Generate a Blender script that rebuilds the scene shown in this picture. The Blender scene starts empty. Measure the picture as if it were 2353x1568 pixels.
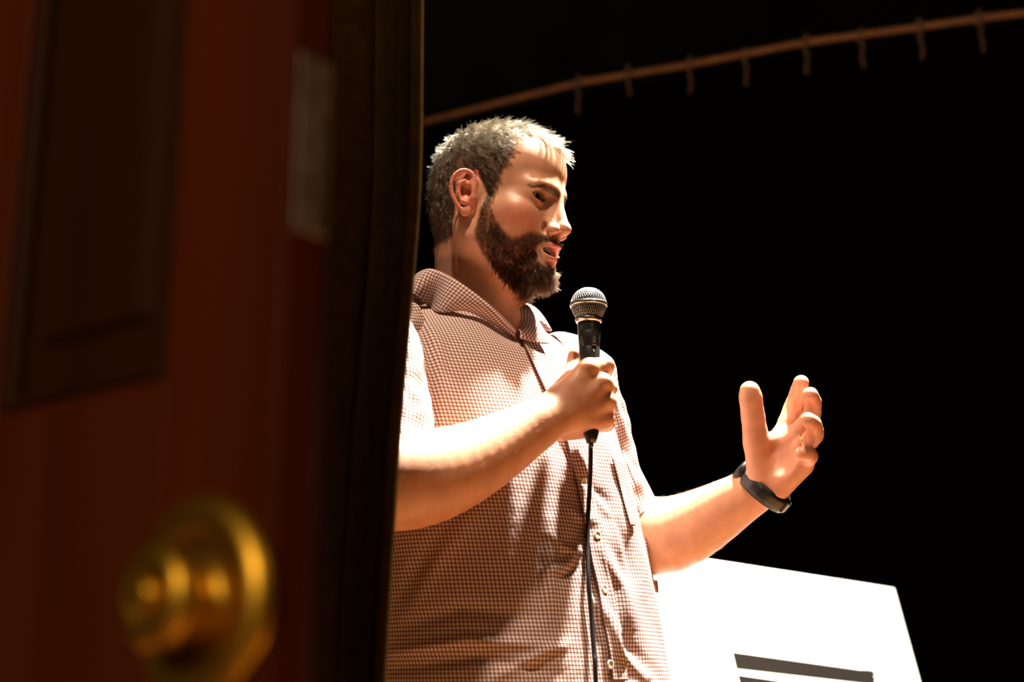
import bpy, math, random
import numpy as np
from mathutils import Vector, Matrix
from mathutils.bvhtree import BVHTree

S = bpy.context.scene
rng = np.random.default_rng(7)
random.seed(7)

# ------------------------------------------------------------------ camera
FPX = 50/36*2353
PITCH = math.radians(14)
CZ = 1.0
cam_d = bpy.data.cameras.new('camera'); cam = bpy.data.objects.new('camera', cam_d)
S.collection.objects.link(cam); S.camera = cam
cam.location = (0, 0, CZ); cam.rotation_euler = (math.pi/2+PITCH, 0, 0)
cam_d.lens = 50; cam_d.sensor_width = 36; cam_d.clip_start = 0.05
cam_d.dof.use_dof = True; cam_d.dof.focus_distance = 1.86; cam_d.dof.aperture_fstop = 3.2

# ------------------------------------------------------------------ world, light, exposure
W = bpy.data.worlds.new('world'); S.world = W; W.use_nodes = True
W.node_tree.nodes['Background'].inputs[0].default_value = (1, .72, .5, 1)
W.node_tree.nodes['Background'].inputs[1].default_value = 0.004
S.view_settings.view_transform = 'Standard'; S.view_settings.look = 'None'
S.view_settings.exposure = 0.0; S.view_settings.gamma = 1; S.view_settings.use_curve_mapping = False

def lamp(name, kind, loc, target, energy, color, **kw):
    l = bpy.data.lights.new(name, kind); o = bpy.data.objects.new(name, l)
    S.collection.objects.link(o); o.location = loc
    o.rotation_euler = (Vector(target)-Vector(loc)).to_track_quat('-Z', 'Y').to_euler()
    l.energy = energy; l.color = color
    for k, v in kw.items(): setattr(l, k, v)
    return o
lamp('stage_spot', 'SPOT', (0.86, 2.20, 4.3), (0.36, 2.25, 1.2), 5500, (1, .93, .80),
     spot_size=math.radians(54), spot_blend=0.6, shadow_soft_size=0.10)
lamp('front_spot', 'SPOT', (-0.14, 0.68, 4.3), (0.08, 1.95, 1.4), 560, (1, .77, .56),
     spot_size=math.radians(26), spot_blend=0.7, shadow_soft_size=0.09)
lamp('added_fill', 'AREA', (-1.3, -2.6, 2.6), (0, 1.9, 1.4), 78, (1, .74, .54), size=1.0)  # added warm fill from behind the camera, no lamp known there
lamp('door_fill', 'AREA', (1.6, -.9, 2.5), (-.3, .9, 1.1), 4, (1, .66, .36), size=.35)  # unseen warm area lamp that brightens the door
lamp('rod_fill', 'SPOT', (0.6, 2.6, 2.2), (1.0, 6.0, 3.6), 13, (1, .6, .35), spot_size=math.radians(60), spot_blend=1, shadow_soft_size=.1)  # unseen low spot aimed up at the drape rod

# ------------------------------------------------------------------ helpers
cp, sp = math.cos(PITCH), math.sin(PITCH)
def pw(u, v, d):                      # photograph pixel + depth -> point in the room
    a = (u-1176.5)/FPX*d; b = (784-v)/FPX*d
    return np.array([a, d*cp-b*sp, CZ+d*sp+b*cp])
def ray(u, v):
    r = pw(u, v, 1.)-np.array([0, 0, CZ]); return r/np.linalg.norm(r)
def to_px(P):
    q = np.asarray(P)-np.array([0, 0, CZ]); d = q[..., 1]*cp+q[..., 2]*sp; up = q[..., 2]*cp-q[..., 1]*sp
    return 1176.5+FPX*q[..., 0]/d, 784-FPX*up/d
def mesh_obj(name, verts, faces, mat=None, parent=None, smooth=True, loc=None):
    me = bpy.data.meshes.new(name)
    verts = np.asarray(verts, dtype=float)
    if loc is not None: verts = verts-np.asarray(loc)
    me.from_pydata(verts.tolist(), [], [tuple(int(i) for i in f) for f in faces]); me.update()
    o = bpy.data.objects.new(name, me); S.collection.objects.link(o)
    if loc is not None: o.location = loc
    if mat: me.materials.append(mat)
    if smooth: me.shade_smooth()
    if parent:
        o.parent = parent
        if loc is None: o.matrix_parent_inverse = inv_chain(parent)
    return o
def inv_chain(p):
    m = Matrix.Identity(4)
    while p:
        m = Matrix.Translation(p.location) @ p.rotation_euler.to_matrix().to_4x4() @ m if p.parent is None else p.matrix_parent_inverse @ Matrix.Translation(p.location) @ p.rotation_euler.to_matrix().to_4x4() @ m
        p = p.parent
    return m.inverted()
def tag(o, label, cat, group=None, kind=None):
    o['label'] = label; o['category'] = cat
    if group: o['group'] = group
    if kind: o['kind'] = kind
    return o
def empty(name, loc=(0, 0, 0), rz=0):
    o = bpy.data.objects.new(name, None); S.collection.objects.link(o)
    o.location = loc; o.rotation_euler = (0, 0, rz); return o
def tube(pts, rad, n=12, cap=True):
    pts = [np.array(p, float) for p in pts]; m = len(pts)
    rad = [rad]*m if np.isscalar(rad) else rad
    V, F = [], []; prev = None
    for i in range(m):
        t = pts[min(i+1, m-1)]-pts[max(i-1, 0)]; t = t/np.linalg.norm(t)
        if prev is None:
            a = np.array([0, 0, 1.]) if abs(t[2]) < .9 else np.array([1., 0, 0]); x = np.cross(t, a)
        else: x = prev-t*np.dot(prev, t)
        x /= np.linalg.norm(x); prev = x; y = np.cross(t, x)
        for k in range(n):
            an = 2*math.pi*k/n; V.append(pts[i]+rad[i]*(math.cos(an)*x+math.sin(an)*y))
    for i in range(m-1):
        for k in range(n): F.append((i*n+k, i*n+(k+1) % n, (i+1)*n+(k+1) % n, (i+1)*n+k))
    if cap: F.append(tuple(range(n))[::-1]); F.append(tuple(range((m-1)*n, m*n)))
    return V, F
def lathe(prof, origin, axis, n=48):           # prof: (radius, height along axis)
    axis = np.array(axis, float); axis /= np.linalg.norm(axis)
    a = np.array([0, 0, 1.]) if abs(axis[2]) < .9 else np.array([1., 0, 0])
    x = np.cross(axis, a); x /= np.linalg.norm(x); y = np.cross(axis, x)
    V, F = [], []; m = len(prof)
    for r, h in prof:
        for k in range(n):
            an = 2*math.pi*k/n; V.append(np.array(origin)+axis*h+max(r, 1e-5)*(math.cos(an)*x+math.sin(an)*y))
    for i in range(m-1):
        for k in range(n): F.append((i*n+k, i*n+(k+1) % n, (i+1)*n+(k+1) % n, (i+1)*n+k))
    return V, F
def join(*vf):
    V, F = [], []
    for v, f in vf:
        o = len(V); V += list(v); F += [tuple(i+o for i in q) for q in f]
    return V, F
def box(c, dx, dy, dz, ex=(1, 0, 0), ey=(0, 1, 0), ez=(0, 0, 1), bev=0.0):
    """box with chamfered edges: c centre, half sizes dx dy dz along ex ey ez"""
    ex, ey, ez, c = [np.array(q, float) for q in (ex, ey, ez, c)]
    V, F = [], []
    if bev <= 0:
        for s in [(-1, -1, -1), (1, -1, -1), (1, 1, -1), (-1, 1, -1), (-1, -1, 1), (1, -1, 1), (1, 1, 1), (-1, 1, 1)]:
            V.append(c+s[0]*dx*ex+s[1]*dy*ey+s[2]*dz*ez)
        return V, [(3, 2, 1, 0), (4, 5, 6, 7), (0, 1, 5, 4), (1, 2, 6, 5), (2, 3, 7, 6), (3, 0, 4, 7)]
    b = bev; idx = {}
    for sx in (-1, 1):
        for sy in (-1, 1):
            for sz in (-1, 1):
                for ax in range(3):
                    p = [sx*(dx-b), sy*(dy-b), sz*(dz-b)]; p[ax] += (sx, sy, sz)[ax]*b
                    idx[(sx, sy, sz, ax)] = len(V); V.append(c+p[0]*ex+p[1]*ey+p[2]*ez)
    for ax in range(3):
        o = [i for i in range(3) if i != ax]
        for s in (-1, 1):
            q = []
            for a, bb in ((-1, -1), (1, -1), (1, 1), (-1, 1)):
                k = [0, 0, 0]; k[ax] = s; k[o[0]] = a; k[o[1]] = bb; q.append(idx[(k[0], k[1], k[2], ax)])
            F.append(tuple(q))
    for a0, a1 in ((0, 1), (0, 2), (1, 2)):
        o = 3-a0-a1
        for s0 in (-1, 1):
            for s1 in (-1, 1):
                k = [0, 0, 0]; k[a0] = s0; k[a1] = s1; q = []
                for so, ax in ((-1, a0), (1, a0), (1, a1), (-1, a1)):
                    k[o] = so; q.append(idx[(k[0], k[1], k[2], ax)])
                F.append(tuple(q))
    for sx in (-1, 1):
        for sy in (-1, 1):
            for sz in (-1, 1): F.append(tuple(idx[(sx, sy, sz, a)] for a in range(3)))
    return V, F

# ------------------------------------------------------------------ materials
def mat(name, color=(.5, .5, .5), rough=.6, metal=0., spec=.5, **kw):
    m = bpy.data.materials.new(name); m.use_nodes = True; b = m.node_tree.nodes['Principled BSDF']
    b.inputs['Base Color'].default_value = (*color, 1); b.inputs['Roughness'].default_value = rough
    b.inputs['Metallic'].default_value = metal; b.inputs['Specular IOR Level'].default_value = spec
    for k, v in kw.items(): b.inputs[k].default_value = v
    return m
def nt(m): return m.node_tree.nodes, m.node_tree.links, m.node_tree.nodes['Principled BSDF']
def noise_color(m, c1, c2, scale, detail=4, stretch=(1, 1, 1), bump=0., bscale=None):
    n, l, b = nt(m)
    tc = n.new('ShaderNodeTexCoord'); mp = n.new('ShaderNodeMapping'); mp.inputs['Scale'].default_value = stretch
    l.new(tc.outputs['Object'], mp.inputs[0])
    nz = n.new('ShaderNodeTexNoise'); nz.inputs['Scale'].default_value = scale; nz.inputs['Detail'].default_value = detail
    l.new(mp.outputs[0], nz.inputs['Vector'])
    r = n.new('ShaderNodeValToRGB'); r.color_ramp.elements[0].color = (*c1, 1); r.color_ramp.elements[1].color = (*c2, 1)
    r.color_ramp.elements[0].position = .3; r.color_ramp.elements[1].position = .7
    l.new(nz.outputs[0], r.inputs[0]); l.new(r.outputs[0], b.inputs['Base Color'])
    if bump:
        bp = n.new('ShaderNodeBump'); bp.inputs['Strength'].default_value = .5; bp.inputs['Distance'].default_value = bump
        l.new(nz.outputs[0], bp.inputs['Height']); l.new(bp.outputs[0], b.inputs['Normal'])
    return m
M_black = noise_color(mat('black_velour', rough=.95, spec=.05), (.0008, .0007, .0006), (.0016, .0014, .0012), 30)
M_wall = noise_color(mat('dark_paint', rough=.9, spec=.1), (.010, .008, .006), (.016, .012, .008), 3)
M_ceil = noise_color(mat('ceiling_paint', rough=.9, spec=.1), (.05, .038, .025), (.07, .05, .032), 2)
M_floor = noise_color(mat('stage_boards', rough=.45), (.33, .14, .045), (.42, .19, .07), 4, stretch=(1, 12, 1))
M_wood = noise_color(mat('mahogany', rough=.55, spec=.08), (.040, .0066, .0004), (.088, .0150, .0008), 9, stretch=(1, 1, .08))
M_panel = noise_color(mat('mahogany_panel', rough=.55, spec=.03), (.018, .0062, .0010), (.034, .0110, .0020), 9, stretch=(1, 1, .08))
M_brass = noise_color(mat('aged_brass', rough=.42, metal=1.), (.50, .28, .02), (.72, .42, .04), 20)
M_curt = noise_color(mat('brown_drape', rough=.95, spec=0), (.022, .011, .0026), (.034, .017, .0042), 60, bump=.0005)
M_pipe = noise_color(mat('brown_hem', rough=.7), (.22, .11, .05), (.34, .17, .08), 14)
M_tie = noise_color(mat('tie_cord', rough=.8), (.07, .05, .03), (.2, .14, .09), 160)
M_board = mat('white_board', (.86, .84, .80), .6, spec=.2)
M_ink = mat('black_ink', (.012, .009, .007), .7, spec=.15)
M_pale = mat('thin_print', (.15, .16, .10), .6)
M_core = mat('board_edge', (.55, .52, .45), .8)
M_easel = noise_color(mat('easel_wood', rough=.6), (.05, .03, .02), (.08, .05, .03), 20)
M_chrome = mat('steel_mesh', (.62, .62, .60), .28, 1.)
M_foam = mat('dark_foam', (.006, .006, .006), .95)
M_micb = noise_color(mat('mic_enamel', rough=.33), (.012, .013, .012), (.016, .017, .016), 80)
M_cable = mat('black_rubber', (.012, .011, .012), .42)
M_watch = mat('black_resin', (.008, .009, .009), .38)
M_gold = mat('gold', (.95, .62, .16), .18, 1.)
M_tee = mat('white_cotton', (.78, .76, .72), .9)
M_btn = mat('shell_button', (.72, .68, .48), .25)
M_trous = noise_color(mat('dark_denim', rough=.85), (.02, .025, .04), (.035, .04, .06), 200)
M_shoe = mat('brown_leather', (.05, .025, .012), .4)
M_highlight = noise_color(mat('highlight_steel', rough=.5, metal=.6), (.11, .07, .04), (.22, .155, .10), 55)  # grey of the door edge highlight, put into a metal colour
M_teeth = mat('teeth', (.72, .62, .42), .3)

def m_skin():
    m = mat('skin', rough=.42, spec=.45); n, l, b = nt(m)
    at = n.new('ShaderNodeAttribute'); at.attribute_name = 'tint'
    tc = n.new('ShaderNodeTexCoord')
    nz = n.new('ShaderNodeTexNoise'); nz.inputs['Scale'].default_value = 45; nz.inputs['Detail'].default_value = 6
    l.new(tc.outputs['Object'], nz.inputs['Vector'])
    mr = n.new('ShaderNodeMapRange'); mr.inputs[1].default_value = .3; mr.inputs[2].default_value = .7; mr.inputs[3].default_value = .88; mr.inputs[4].default_value = 1.1
    l.new(nz.outputs[0], mr.inputs[0])
    mx = n.new('ShaderNodeVectorMath'); mx.operation = 'SCALE'
    l.new(at.outputs['Color'], mx.inputs[0]); l.new(mr.outputs[0], mx.inputs['Scale'])
    l.new(mx.outputs[0], b.inputs['Base Color'])
    b.inputs['Subsurface Weight'].default_value = .25; b.inputs['Subsurface Scale'].default_value = .006
    b.inputs['Subsurface Radius'].default_value = (1, .35, .15)
    n2 = n.new('ShaderNodeTexNoise'); n2.inputs['Scale'].default_value = 900; n2.inputs['Detail'].default_value = 3
    l.new(tc.outputs['Object'], n2.inputs['Vector'])
    bp = n.new('ShaderNodeBump'); bp.inputs['Strength'].default_value = .35; bp.inputs['Distance'].default_value = .0006
    l.new(n2.outputs[0], bp.inputs['Height']); l.new(bp.outputs[0], b.inputs['Normal'])
    return m
M_skin = m_skin()

def m_check():
    m = mat('checked_cotton', rough=.85, spec=.15); n, l, b = nt(m)
    uv = n.new('ShaderNodeUVMap'); uv.uv_map = 'UVMap'
    sx = n.new('ShaderNodeSeparateXYZ'); l.new(uv.outputs[0], sx.inputs[0])
    outs = []
    for i in (0, 1):
        pp = n.new('ShaderNodeMath'); pp.operation = 'PINGPONG'; pp.inputs[1].default_value = .0025
        l.new(sx.outputs[i], pp.inputs[0])
        mr = n.new('ShaderNodeMapRange'); mr.interpolation_type = 'SMOOTHSTEP'
        mr.inputs[1].default_value = .0007; mr.inputs[2].default_value = .0015; mr.inputs[3].default_value = 1; mr.inputs[4].default_value = 0
        l.new(pp.outputs[0], mr.inputs[0]); outs.append(mr.outputs[0])
    ad = n.new('ShaderNodeMath'); ad.operation = 'ADD'; l.new(outs[0], ad.inputs[0]); l.new(outs[1], ad.inputs[1])
    hf = n.new('ShaderNodeMath'); hf.operation = 'MULTIPLY'; hf.inputs[1].default_value = .5; l.new(ad.outputs[0], hf.inputs[0])
    r = n.new('ShaderNodeValToRGB'); e = r.color_ramp.elements
    e[0].position = 0; e[0].color = (.78, .64, .58, 1); e[1].position = 1; e[1].color = (.14, .068, .062, 1)
    q = r.color_ramp.elements.new(.5); q.color = (.34, .21, .19, 1)
    l.new(hf.outputs[0], r.inputs[0]); l.new(r.outputs[0], b.inputs['Base Color'])
    tc = n.new('ShaderNodeTexCoord'); nz = n.new('ShaderNodeTexNoise'); nz.inputs['Scale'].default_value = 60; nz.inputs['Detail'].default_value = 5
    l.new(tc.outputs['Object'], nz.inputs['Vector'])
    bp = n.new('ShaderNodeBump'); bp.inputs['Strength'].default_value = .4; bp.inputs['Distance'].default_value = .003
    l.new(nz.outputs[0], bp.inputs['Height']); l.new(bp.outputs[0], b.inputs['Normal'])
    return m
M_shirt = m_check()

def m_hair(name, c, rough=.3, c2=None, ior=1.42):
    m = bpy.data.materials.new(name); m.use_nodes = True; n = m.node_tree.nodes; l = m.node_tree.links
    n.remove(n['Principled BSDF']); h = n.new('ShaderNodeBsdfHairPrincipled'); out = n['Material Output']
    h.inputs['Roughness'].default_value = rough; h.inputs['Radial Roughness'].default_value = rough+.1
    h.inputs['Random Roughness'].default_value = .1; h.inputs['IOR'].default_value = ior
    at = n.new('ShaderNodeAttribute'); at.attribute_name = 'shade'
    mr = n.new('ShaderNodeMix'); mr.data_type = 'RGBA'
    mr.inputs['A'].default_value = (*[x*.45 for x in c], 1); mr.inputs['B'].default_value = (*(c2 or [min(1, x*2.2) for x in c]), 1)
    l.new(at.outputs['Fac'], mr.inputs['Factor']); l.new(mr.outputs['Result'], h.inputs['Color'])
    l.new(h.outputs[0], out.inputs[0])
    return m
M_hair = m_hair('hair', (.032, .028, .019), .26, ior=1.30)
M_beard = m_hair('beard', (.015, .0072, .0038), .4, ior=1.22)
M_brow = m_hair('eyebrow_hair', (.006, .004, .003), .45, ior=1.22)
M_armhair = m_hair('arm_hair', (.20, .10, .05), .5)

# ------------------------------------------------------------------ the setting
def struct(name, vf, m, label, cat, parent=None, smooth=False):
    o = mesh_obj(name, *vf, m, parent, smooth)
    if parent is None: tag(o, label, cat, kind='structure')
    return o
struct('floor', box((1.0, 3.0, -.05), 3.2, 4.2, .05), M_floor, 'warm wooden stage floor', 'floor')
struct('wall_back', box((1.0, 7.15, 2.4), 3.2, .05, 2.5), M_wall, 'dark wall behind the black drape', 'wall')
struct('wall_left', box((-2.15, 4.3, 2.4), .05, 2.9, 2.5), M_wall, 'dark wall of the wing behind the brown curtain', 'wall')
struct('ceiling', box((1.0, 3.0, 4.95), 3.2, 4.2, .05), M_ceil, 'dim brown black ceiling over the stage', 'ceiling')

# black drape, hung from a rod by ties
def drape():
    A = pw(1090, 258, 6.1); B = pw(2353+500, -70, 4.75)
    # straight rod fitted through both ends at one height
    zr = 3.62
    def on_z(u, v):
        r = ray(u, v); return np.array([0, 0, CZ])+r*((zr-CZ)/r[2])
    pts = [on_z(u, v) for u, v in [(1130, 240), (1327, 190), (1583, 148), (1848, 97), (2110, 62), (2247, 42), (2480, 14)]]
    return zr, pts, on_z
zr, rpts, on_z = drape()
rl = np.array(rpts); 
def rod_at(t):                 # smooth rod path
    k = np.linspace(0, 1, len(rl)); return np.array([np.interp(t, k, rl[:, i]) for i in range(3)])
cur = empty('stage_drape', tuple(rod_at(.5)*[1, 1, 0]))
tag(cur, 'tall black stage drape hanging in folds behind the man', 'curtain')
V, F = [], []; nu, nv = 700, 14
ext0 = rl[0]+(rl[0]-rl[1])*6.0; ext0[2] = zr
path = [ext0, rl[0]]+[rod_at(t) for t in np.linspace(0, 1, 30)[1:]]+[rl[-1]+(rl[-1]-rl[-2])*3]
path = np.array(path); seg = np.r_[0, np.cumsum(np.linalg.norm(np.diff(path, axis=0), axis=1))]
for i in range(nu):
    s = seg[-1]*i/(nu-1); p = np.array([np.interp(s, seg, path[:, k]) for k in range(3)])
    for j in range(nv):
        f = j/(nv-1); z = (zr-.03)*(1-f)+.02*f
        w = .035*(.3+.7*min(1, f*3))*math.sin(s*17+.7*math.sin(s*3)+f*.6)
        V.append((p[0]+w*.25, p[1]+.05+w, z))
for i in range(nu-1):
    for j in range(nv-1): F.append((i*nv+j, (i+1)*nv+j, (i+1)*nv+j+1, i*nv+j+1))
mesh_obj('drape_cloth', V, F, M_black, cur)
rod = mesh_obj('curtain_rod', *tube([p for p in path], .0145, 10), M_pipe)
tag(rod, 'thin brown rod running across the top of the black drape', 'curtain rod')
for (u, v, ln) in [(1327, 190, 95), (1443, 168, 70), (1583, 148, 85), (1710, 128, 90), (1848, 97, 92), (1975, 84, 88), (2110, 62, 92), (2247, 42, 95)]:
    p = on_z(u, v); d = to_px(p); h = .001*ln*1.65
    pts = [p+np.array([.004*math.sin(k*1.3+u), -.026+.002*math.sin(k*2.1+u), .024-(h+.024)*k/9]) for k in range(10)]
    vf = tube(pts, [.010, .010]+[.0055+.002*(k % 2) for k in range(8)], 6)
    vf = join(vf, tube([p+.026*np.array([0, math.cos(a), math.sin(a)]) for a in np.linspace(0, 2*math.pi, 13)], .008, 6))
    mesh_obj('curtain_tie', *vf, M_tie, cur)

# brown side curtain between door and man
def side_curtain():
    edge = [(0, 972), (300, 970), (450, 966), (560, 957), (680, 947), (800, 937), (960, 922), (1200, 907), (1400, 895), (1568, 886)]
    ev = [e[0] for e in edge]; eu = [e[1] for e in edge]
    d0 = 1.36; V, F = [], []
    zs = np.linspace(.03, 2.26, 60); nu = 150
    for z in zs:
        y = d0; 
        # depth plane: world y const
        dd = y*cp+(z-CZ)*sp; v = 784-FPX*((z-CZ)*cp-y*sp)/dd
        ue = np.interp(v, ev, eu); xe = (ue-1176.5)/FPX*dd
        gather = 1-.10*math.exp(-((z-1.0)/.5)**2)
        for i in range(nu):
            s = i/(nu-1)
            x = xe-.012-(1-s)*.62*gather
            ph = (1-s)*.62/.085*2*math.pi
            w = .026*math.cos(ph+.5*math.sin(ph*.37)+.25*math.sin(z*1.7))*(.85+.3*math.sin(z*.9+s*5))
            tx = .010*math.sin(2*ph)*.6
            V.append((x+tx, y+.02-w, z))
        # rolled leading hem
        for a_ in np.linspace(-1.4, 1.6, 9): V.append((xe-.0085+.0085*math.cos(a_), y+.010+.0085*math.sin(a_), z))
        V.append((xe-.03, y+.024, z))
    m = nu+10
    for j in range(len(zs)-1):
        for i in range(m-1): F.append((j*m+i, j*m+i+1, (j+1)*m+i+1, (j+1)*m+i))
    o = mesh_obj('side_curtain', V, F, M_curt)
    so = o.modifiers.new('thick', 'SOLIDIFY'); so.thickness = .003
    tag(o, 'dark brown curtain hanging between the wooden door and the man', 'curtain')
    k = empty('curtain_pole', (-.45, d0+.02, 0)); tag(k, 'dark pole carrying the brown curtain above the frame', 'curtain pole')
    mesh_obj('pole', *tube([(-2.1, d0+.02, 2.285), (-.04, d0+.02, 2.285)], .014, 12), M_easel, k)
    mesh_obj('finial', *lathe([(0, 0), (.018, .004), (.022, .018), (.016, .032), (0, .038)], (-.04, d0+.02, 2.285), (1, 0, 0), 20), M_easel, k)
side_curtain()

# ------------------------------------------------------------------ door
def build_door():
    rho = math.radians(40)
    t = np.array([-math.cos(rho), math.sin(rho), 0])        # free edge -> hinge
    n = np.array([-math.sin(rho), -math.cos(rho), 0])       # face normal, to the camera
    E = pw(645, 784, .665); E[2] = 0
    def hit(u, v):                                          # photograph pixel -> (distance from free edge, height)
        r = ray(u, v); C0 = np.array([0, 0, CZ]); k = np.dot(E-C0, n)/np.dot(r, n); P = C0+r*k
        return np.dot(P-E, t), P[2]
    th = .026
    root = empty('door_1', tuple(E)); tag(root, 'open reddish brown panelled wooden door with round brass knob', 'door', kind='structure')
    W_, H = .86, 2.08
    x1, zb = hit(372, 865); x2, _ = hit(38, 865)
    zb = hit(372, 868)[1]
    x1 = hit(395, 600)[0]; x2 = hit(20, 600)[0]
    def pc(name, a, b, z0, z1, m, dn=0, thk=th, bev=.0012, lab=None):
        c = E+t*(a+b)/2-n*(thk/2+dn); c[2] = (z0+z1)/2
        o = mesh_obj(name, *box(c, abs(b-a)/2, thk/2, (z1-z0)/2, t, n, (0, 0, 1), bev), m, root, False)
        if lab: o['label'] = lab
        return o
    mid = .43; 
    g = .0008
    # stiles and rails
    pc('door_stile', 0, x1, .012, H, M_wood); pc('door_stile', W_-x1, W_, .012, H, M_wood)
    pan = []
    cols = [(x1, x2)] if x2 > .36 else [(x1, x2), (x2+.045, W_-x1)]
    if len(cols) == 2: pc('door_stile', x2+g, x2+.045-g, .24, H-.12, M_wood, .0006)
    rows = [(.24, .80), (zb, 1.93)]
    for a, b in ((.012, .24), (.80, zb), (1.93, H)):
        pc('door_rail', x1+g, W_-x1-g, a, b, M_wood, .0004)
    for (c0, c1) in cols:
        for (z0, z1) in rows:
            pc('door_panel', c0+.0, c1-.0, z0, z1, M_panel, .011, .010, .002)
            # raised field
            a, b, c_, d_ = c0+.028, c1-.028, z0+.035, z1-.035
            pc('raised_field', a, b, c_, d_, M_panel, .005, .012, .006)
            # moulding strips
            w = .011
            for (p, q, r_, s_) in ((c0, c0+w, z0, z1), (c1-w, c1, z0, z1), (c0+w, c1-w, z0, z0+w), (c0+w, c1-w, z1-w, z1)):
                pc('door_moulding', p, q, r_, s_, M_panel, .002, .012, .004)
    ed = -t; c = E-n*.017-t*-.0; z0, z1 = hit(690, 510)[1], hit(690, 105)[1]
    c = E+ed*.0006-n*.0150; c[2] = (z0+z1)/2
    o = mesh_obj('edge_highlight_plate', *box(c, .0010, .0105, (z1-z0)/2, ed, n, (0, 0, 1), .0004), M_highlight, root, False); o['label'] = 'added metal plate imitating a grey highlight on the door edge'  # added plate and screws, stand in for a highlight on the edge
    for zz_ in np.linspace(z0+.012, z1-.012, 4): mesh_obj('added_screw', *lathe([(.0035, 0), (.0032, .0007), (0, .0008)], np.array([c[0], c[1], zz_])+ed*.0010, ed, 16), M_highlight, o)
    # knob set
    kx, kz = hit(476, 1378)
    K = E+t*kx; K[2] = kz
    kn = mesh_obj('door_knob', *lathe([(0, .0), (.0475, 0), (.0490, .0020), (.0480, .0065), (.0430, .0105), (.0370, .0110), (.0330, .0085), (.0280, .0050), (.0200, .0045), (.0150, .0070),
                                   (.0130, .0110), (.0135, .0150), (.0185, .0180), (.0235, .0220), (.0250, .0270), (.0240, .0315), (.0200, .0345), (.0150, .0350), (.0120, .0335), (.0090, .0325), (.0085, .0320)], K, n, 64), M_brass, root)
    mesh_obj('lock_button', *lathe([(.0080, .030), (.0080, .0370), (.0070, .0385), (.003, .039), (0, .039)], K, n, 32), M_brass, kn)
    hz = E+t*W_
    mesh_obj('door_hinge', *join(*[lathe([(0, 0), (.008, 0), (.008, .09), (0, .09)], hz+np.array([0, 0, z]), (0, 0, 1), 16) for z in (.2, 1.0, 1.8)]), M_brass, root)
    # door post
    c = hz+t*.07; 
    o = mesh_obj('trim_1', *box((c[0], c[1]-.0, 1.08), .055, .05, 1.08, t, n, bev=.004), M_wood, smooth=False)
    tag(o, 'wooden door post beside the panelled door', 'door post', kind='structure')
build_door()

# ------------------------------------------------------------------ signed-distance modelling of the body
def sd_ell(P, c, r, R=None):
    q = P-c
    if R is not None: q = q@R
    k0 = np.linalg.norm(q/r, axis=-1); k1 = np.linalg.norm(q/(r*r), axis=-1)
    return k0*(k0-1)/np.maximum(k1, 1e-9)
def sd_cone(P, a, b, ra, rb):
    ab = b-a; L2 = ab@ab; h = np.clip((P-a)@ab/L2, 0, 1)
    return np.linalg.norm(P-a-h[..., None]*ab, axis=-1)-(ra+(rb-ra)*h)
def smin(a, b, k):
    h = np.maximum(k-np.abs(a-b), 0)/k; return np.minimum(a, b)-h*h*k*.25
def smax(a, b, k): return -smin(-a, -b, k)
class Prim:
    def __init__(s, kind, a, b, c=None, d=None, k=.01, op='u'):
        s.kind, s.a, s.b, s.c, s.d, s.k, s.op = kind, np.array(a, float), np.array(b, float), c, d, k, op
    def __call__(s, P):
        return sd_ell(P, s.a, s.b, s.c) if s.kind == 'e' else sd_cone(P, s.a, s.b, s.c, s.d)
def Rot(ax, deg):
    return np.array(Matrix.Rotation(math.radians(deg), 3, ax))

# head pose
HS = .94; HO = np.array([-.018, 1.85, 1.650])
HR = Rot('Z', -27)@Rot('Y', 5.5)@Rot('X', -3)
def h2w(p): return (np.asarray(p, float)*HS)@HR.T+HO
def w2h(P): return ((P-HO)@HR)/HS

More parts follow.
